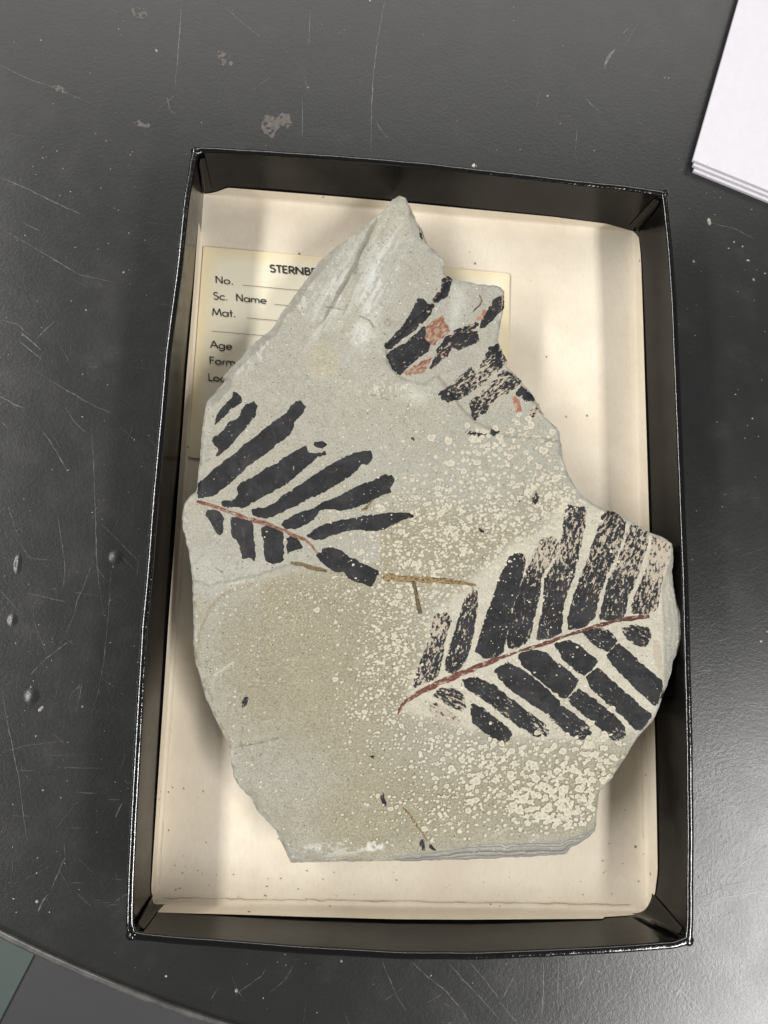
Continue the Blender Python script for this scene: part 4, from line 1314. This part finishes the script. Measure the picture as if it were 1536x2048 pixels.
# right frond
stemR = ribbon(Z(FE, [(128, 1088), (145, 1055), (170, 1028), (230, 992), (320, 946), (420, 905), (520, 860), (605, 828), (700, 795), (800, 768), (880, 735), (960, 710),
                      (1050, 682), (1150, 655), (1300, 632)]),
               [5, 11, 12, 12, 10, 4, 10, 5, 10, 8, 11], (140, 84, 72), (104, 50, 42), "frond_stem", label="rusty red stem of the right frond")
RF = [
    ([(310, 620), (360, 615), (380, 650), (365, 690), (345, 760), (335, 830), (320, 900), (300, 930), (240, 950), (205, 968), (205, 930), (235, 850), (260, 780), (280, 700), (290, 650)], 0.12),
    ([(480, 500), (505, 520), (500, 600), (480, 720), (460, 800), (430, 870), (390, 900), (350, 890), (355, 840), (375, 760), (400, 690), (420, 620), (445, 550)], 0.10),
    ([(690, 338), (715, 350), (720, 400), (710, 450), (690, 520), (660, 600), (640, 700), (620, 800), (590, 825), (540, 832), (490, 800), (520, 700), (545, 620), (580, 530), (610, 440), (640, 380), (655, 345)], 0.02),
    ([(800, 270), (860, 265), (885, 300), (865, 350), (830, 400), (795, 460), (785, 560), (762, 650), (742, 740), (700, 775), (650, 788), (637, 755), (650, 650), (680, 560), (710, 470), (730, 420), (760, 340)], 0.06),
    ([(920, 115), (960, 125), (1005, 125), (1005, 180), (990, 270), (970, 370), (950, 440), (925, 500), (905, 560), (895, 640), (890, 710), (840, 738), (775, 745), (790, 660), (806, 580), (812, 460), (848, 405), (885, 335), (895, 250), (905, 170)], 0.06),
    ([(1085, 145), (1140, 150), (1192, 195), (1180, 280), (1140, 370), (1100, 440), (1070, 530), (1050, 630), (1000, 685), (920, 698), (920, 640), (940, 570), (970, 480), (1000, 400), (1030, 320), (1060, 230)], 0.06),
    ([(1212, 205), (1298, 245), (1285, 330), (1255, 420), (1225, 490), (1195, 570), (1185, 635), (1120, 655), (1068, 648), (1085, 560), (1110, 470), (1150, 380), (1185, 300), (1200, 240)], 0.08),
    ([(1315, 258), (1400, 302), (1395, 340), (1368, 430), (1350, 510), (1340, 590), (1325, 612), (1270, 628), (1212, 620), (1228, 550), (1258, 480), (1290, 400), (1308, 320)], 0.10),
    ([(290, 1003), (330, 968), (400, 970), (440, 1008), (445, 1060), (430, 1080), (350, 1040), (300, 1012)], 0.14),
    ([(270, 1045), (310, 1038), (370, 1075), (420, 1112), (415, 1138), (380, 1135), (320, 1110), (275, 1072)], 0.18),
    ([(475, 1045), (520, 1060), (570, 1100), (640, 1150), (660, 1180), (640, 1215), (590, 1210), (530, 1170), (480, 1130), (472, 1090)], 0.05),
    ([(430, 930), (500, 922), (580, 960), (640, 1010), (720, 1070), (800, 1130), (832, 1165), (820, 1195), (770, 1192), (700, 1150), (600, 1072), (520, 1012), (450, 972)], 0.07),
    ([(580, 885), (640, 852), (700, 882), (760, 922), (830, 982), (888, 1038), (850, 1078), (820, 1083), (740, 1030), (660, 980), (610, 932)], 0.0),
    ([(832, 1090), (892, 1052), (950, 1090), (1020, 1150), (1027, 1185), (990, 1207), (950, 1197), (890, 1150), (842, 1112)], 0.06),
    ([(690, 815), (750, 792), (810, 802), (870, 850), (968, 930), (938, 988), (903, 1018), (850, 980), (770, 912), (710, 862)], 0.0),
    ([(922, 1018), (972, 974), (1050, 1030), (1130, 1090), (1180, 1150), (1190, 1190), (1150, 1212), (1110, 1197), (1080, 1160), (1020, 1110), (950, 1052)], 0.05),
    ([(860, 762), (930, 747), (980, 780), (1056, 840), (1036, 878), (998, 906), (960, 888), (900, 832)], 0.0),
    ([(1008, 918), (1060, 874), (1130, 940), (1220, 1020), (1308, 1095), (1270, 1160), (1240, 1160), (1170, 1090), (1100, 1030), (1038, 978)], 0.03),
    ([(990, 703), (1060, 690), (1110, 702), (1148, 750), (1108, 796), (1060, 778), (1010, 732)], 0.05),
    ([(1102, 815), (1156, 764), (1220, 820), (1300, 890), (1362, 942), (1358, 1008), (1328, 1048), (1270, 1000), (1200, 930), (1140, 870)], 0.02),
    ([(1170, 692), (1230, 672), (1300, 692), (1310, 730), (1280, 780), (1240, 770), (1190, 732)], 0.06),
    ([(1320, 745), (1350, 770), (1355, 880), (1330, 870), (1318, 810)], 0.5),
]
for k, (p_, w_) in enumerate(RF):
    leaf(grow(Z(FE, p_), 2.7 if 10 <= k <= 19 else 1.7), stemR, w_ - 0.03, BEIGE, 0.4, 1.6)

# upper right leaf bands
UF = [
    ([(555, 122), (596, 145), (588, 210), (560, 270), (490, 305), (460, 290), (490, 240), (525, 180), (532, 135)], 0.06, BEIGE, "leaf_band", None),
    ([(350, 285), (390, 290), (420, 320), (465, 330), (440, 400), (370, 470), (290, 540), (200, 600), (150, 650), (115, 655), (108, 625), (170, 560), (240, 480), (290, 410), (320, 340)], 0.03, GREY, "leaf_band", None),
    ([(400, 480), (410, 520), (400, 580), (440, 620), (435, 660), (380, 700), (310, 750), (250, 810), (215, 835), (170, 800), (140, 740), (125, 690), (190, 640), (270, 610), (300, 570), (370, 510)], 0.04, GREY, "leaf_band", None),
    ([(530, 395), (555, 470), (575, 520), (520, 580), (450, 620), (446, 612), (408, 570), (414, 500), (470, 440)], 0.4, (128, 80, 62), "stained_patch", "rusty red stained patch"),
    ([(250, 828), (320, 782), (400, 732), (455, 715), (428, 780), (372, 825), (310, 834)], 0.36, (124, 70, 56), "stained_patch", "rusty red stained patch"),
    ([(440, 790), (480, 700), (500, 650), (560, 570), (640, 510), (720, 480), (790, 450), (800, 470), (740, 520), (790, 520), (795, 590), (720, 630), (640, 660), (600, 640), (570, 700), (500, 750), (450, 795)], 0.05, (172, 148, 132), "leaf_band", None),
    ([(975, 262), (970, 350), (930, 400), (880, 450), (830, 500), (803, 490), (820, 440), (850, 390), (880, 330), (930, 280)], 0.04, (172, 148, 132), "leaf_band", None),
    ([(790, 440), (812, 400), (842, 365), (850, 385), (825, 425), (805, 450)], 0.3, (164, 106, 88), "stained_patch", "rusty red stained patch"),
    ([(745, 785), (775, 830), (780, 930), (720, 980), (640, 1020), (580, 1035), (520, 1020), (498, 985), (560, 940), (620, 890), (680, 830)], 0.06, BEIGE, "leaf_band", None),
    ([(940, 615), (960, 670), (1003, 740), (950, 800), (900, 838), (840, 885), (792, 925), (788, 830), (812, 760), (852, 700), (872, 640)], 0.06, BEIGE, "leaf_band", None),
    ([(985, 806), (1040, 832), (1105, 890), (1060, 940), (980, 990), (900, 1050), (830, 1120), (765, 1170), (737, 1110), (732, 1040), (792, 992), (862, 932), (925, 862)], 0.06, BEIGE, "leaf_band", None),
    ([(1110, 920), (1186, 988), (1208, 1030), (1160, 1040), (1110, 1010), (1062, 980)], 0.04, BEIGE, "leaf_band", None),
    ([(1228, 1055), (1264, 1138), (1210, 1168), (1150, 1130), (1180, 1090)], 0.14, BEIGE, "leaf_band", None),
    ([(1030, 997), (1080, 1012), (1113, 1080), (1070, 1120), (1060, 1060)], 0.4, (150, 92, 74), "stained_patch", "pale red stained patch"),
    ([(720, 1230), (735, 1258), (790, 1262), (852, 1266), (850, 1282), (790, 1286), (720, 1278)], 0.12, GREY, "plant_fragment", None),
    ([(880, 1252), (900, 1238), (942, 1260), (905, 1286), (885, 1275)], 0.0, GREY, "plant_fragment", None),
]
for p_, w_, tn_, nm_, lb_ in UF:
    leaf(grow(Z(FF, p_), 2.0), slab, w_ - 0.02, tn_, 0.5, 3.2 if nm_ == 'stained_patch' else 1.8, nm_, label=lb_, axis=(0.8, -0.6))

# small fragments scattered over the face
FRAG = [
    [(838, 452), (845, 462), (848, 474), (844, 482), (838, 470), (836, 458)],
    Z(FI, [(990, 690), (1020, 730), (1028, 770), (1000, 800), (970, 830), (955, 800), (952, 750), (975, 720)]),
    Z(FI, [(482, 1000), (500, 995), (540, 1025), (575, 1045), (612, 1050), (605, 1060), (560, 1058), (510, 1042), (484, 1018)]),
    Z(FG, [(380, 828), (397, 845), (390, 875), (362, 898), (342, 898), (350, 865), (362, 838)]),
    Z(FG, [(1060, 1165), (1090, 1170), (1104, 1158), (1108, 1192), (1085, 1188)]),
    Z(FG, [(1143, 1375), (1160, 1378), (1165, 1410), (1178, 1440), (1172, 1462), (1150, 1452), (1138, 1410)]),
    Z(FG, [(1372, 1640), (1390, 1645), (1397, 1690), (1388, 1718), (1365, 1708), (1360, 1670)]),
    Z(FG, [(1405, 1662), (1425, 1668), (1465, 1710), (1440, 1712), (1415, 1695)]),
    [(817, 872), (825, 875), (833, 868), (828, 878), (832, 886), (824, 880)],
    [(1036, 998), (1041, 1000), (1041, 1006), (1037, 1004)],
    Z(FF, [(680, 388), (700, 405), (700, 422), (685, 418)]),
]
for k, p_ in enumerate(FRAG):
    leaf(p_, slab, 0.06, TANC if k in (4, 5) else GREY, 0.1, 0.5, "plant_fragment")
ribbon(Z(FF, [(800, 255), (818, 290), (805, 325), (770, 360), (755, 378)]), [2, 4, 4, 2], (140, 96, 70), (140, 100, 74), "plant_fragment", dome=0.0002)

# straw coloured twigs
ribbon(Z(FD, [(715, 1138), (780, 1150), (850, 1172), (925, 1190)]), [6, 10, 11, 8], TANC, TANC, "twig", M_TWIG, 0.08, 0.0003, label="short speckled straw-coloured twig")
ribbon(Z(FE, [(62, 450), (130, 458), (200, 462), (330, 468), (430, 478), (492, 490)]), [16, 15, 13, 12, 10, 5], TANC, TANC, "twig", M_TWIG, 0.02, 0.0004, label="long straw-coloured twig")
ribbon(Z(FE, [(203, 468), (215, 540), (232, 622)]), [9, 11, 10], TANC, TANC, "twig", M_TWIG, 0.12, 0.0003, label="short upright twig")
ribbon(Z(FG, [(1268, 1465), (1310, 1510), (1345, 1570), (1380, 1612), (1405, 1655)]), [3, 6, 5, 4, 2], TANC, TANC, "twig", M_TWIG, 0.02, 0.0002, label="thin brown twig near the lower edge")
ribbon(Z(FD, [(1130, 830), (1160, 815), (1185, 785), (1200, 765)]), [4, 7, 5, 3], TANC, TANC, "plant_fragment", M_TWIG, -0.1, 0.0002)

# ------------------------------------------------------------------ pale mineral spots, thousands of them
mask = np.zeros(GX.shape, bool)
for P in LEAVES:
    i0 = int((P[:, 0].min() - gx0) / 2.5) - 1; i1 = int((P[:, 0].max() - gx0) / 2.5) + 2
    j0 = int((P[:, 1].min() - gy0) / 2.5) - 1; j1 = int((P[:, 1].max() - gy0) / 2.5) + 2
    i0 = max(i0, 0); j0 = max(j0, 0)
    mask[i0:i1, j0:j1] |= inside(P, GX[i0:i1, j0:j1], GY[i0:i1, j0:j1])
CLOUD = [  # x, y, sx, sy, count, mean radius px
    (880, 1040, 110, 60, 430, 3.2), (1010, 1050, 90, 70, 330, 4.0), (1120, 990, 55, 40, 120, 4.2), (960, 900, 40, 32, 46, 5.6), (1040, 880, 45, 30, 34, 6.4),
    (850, 1140, 80, 60, 330, 3.3), (800, 1240, 60, 70, 240, 3.4), (790, 1330, 55, 60, 200, 3.6), (650, 1190, 130, 36, 210, 2.1), (560, 1270, 110, 60, 210, 1.6), (760, 1430, 60, 50, 170, 3.0),
    (920, 1500, 80, 40, 170, 4.4), (1080, 1530, 110, 45, 140, 5.4), (1170, 1510, 50, 40, 55, 6.6), (1000, 1600, 120, 50, 180, 4.6), (1120, 1600, 70, 45, 170, 5.6), (860, 1620, 80, 50, 150, 2.8),
    (700, 1560, 110, 80, 90, 1.5), (620, 1620, 80, 60, 60, 1.3), (960, 1270, 60, 60, 60, 2.4), (1120, 1250, 130, 90, 170, 2.3), (780, 900, 120, 90, 30, 2.2), (900, 970, 60, 20, 20, 3.0),
    (690, 620, 130, 120, 40, 1.0), (520, 900, 90, 120, 30, 1.0), (700, 1010, 60, 40, 40, 2.0), (1190, 1130, 90, 60, 70, 2.4),
]
V = []; F = []; RG = []
rs = np.random.default_rng(5)
pts = []; CELL = {}
for (x, y, sx, sy, cnt, mr) in CLOUD:
    tot = 0
    cnt = int(cnt * 1.2)
    for _ in range(cnt * 5):
        if tot >= cnt:
            break
        px = rs.normal(x, sx * 0.8); py = rs.normal(y, sy * 0.8)
        i = int((px - gx0) / 2.5); j = int((py - gy0) / 2.5)
        if not (0 <= i < gnx and 0 <= j < gny) or not GI[i, j] or GD[i, j] < 6:
            continue
        r = 0.82 * mr * rs.lognormal(-0.08, 0.36)
        if mask[i, j]:
            if rs.random() < 0.7:
                continue
            r *= 0.6
        if py > np.interp(px, [560, 700, 877, 1058, 1188], [1735, 1725, 1694, 1676, 1645]):
            continue
        if vn(px / 26, py / 26, 6) < -0.5 and rs.random() < 0.6:
            continue
        r = min(r, 9.0)
        ci, cj = int(px // 20), int(py // 20)
        if rs.random() < 0.7 and any((px - q[0]) ** 2 + (py - q[1]) ** 2 < (1.02 * (r + q[2])) ** 2
                                      for a_ in (-1, 0, 1) for b_ in (-1, 0, 1) for q in CELL.get((ci + a_, cj + b_), ())):
            continue
        CELL.setdefault((ci, cj), []).append((px, py, r))
        pts.append((px, py, r)); tot += 1
for k, (px, py, r) in enumerate(pts):
    m_ = 7 if r < 2.5 else (9 if r < 5 else 12)
    base = len(V)
    th = np.arange(m_) / m_ * 6.283 + rs.uniform(0, 6)
    jag = 1 + rs.normal(0, 0.2, m_)
    ecc = rs.uniform(0.65, 1.0)
    zc = 0.00007 + 0.00000008 * k
    hgt = 0.000012
    for fr_, dz in ((1.0, 0.2), (0.8, 1.0), (0.45, 1.0)):
        x = px + r * fr_ * jag * np.cos(th); y = py + r * fr_ * jag * np.sin(th) * ecc
        z = zs(x, y) + zc + (hgt * dz if dz > 0 else dz)
        V += U(x, y, z).tolist()
        RG += [1.0 if fr_ > 0.6 else (0.35 if r > 4.6 else 0.9)] * m_
    V += U(np.array([px]), np.array([py]), zs(np.array([px]), np.array([py])) + zc + hgt * 0.9).tolist()
    RG.append(0.2 if r > 4.6 else 0.8)
    for i in range(m_):
        j = (i + 1) % m_
        F.append((base + j, base + i, base + m_ + i, base + m_ + j))
        F.append((base + m_ + j, base + m_ + i, base + 2 * m_ + i, base + 2 * m_ + j))
        F.append((base + 2 * m_ + j, base + 2 * m_ + i, base + 3 * m_))
o = adopt(tag(mesh("mineral_spots", V, F, M_SPOT, None, True, {"ring": np.array(RG)}), kind="stuff"), slab)

# crumbs of rock on the lining
V = []; F = []
for _ in range(70):
    if random.random() < 0.6:
        x, y = random.uniform(320, 1280), random.uniform(1730, 1815)
    else:
        x, y = random.choice([(random.uniform(330, 420), random.uniform(1500, 1800)), (random.uniform(1190, 1290), random.uniform(1600, 1810)), (random.uniform(900, 1250), random.uniform(430, 800))])
    grain(V, F, U(x, y, 0.0007), random.uniform(0.5, 1.1) * 0.00021, 0.6, random.choice([1, 1.5, 2.2]))
tag(mesh("rock_crumbs", V, F, m_simple("dark_crumb", S(84, 72, 58), 0.8, 0.3, 800), None, False), "tiny dark crumbs scattered over the cream tray lining", "crumbs", kind="stuff")
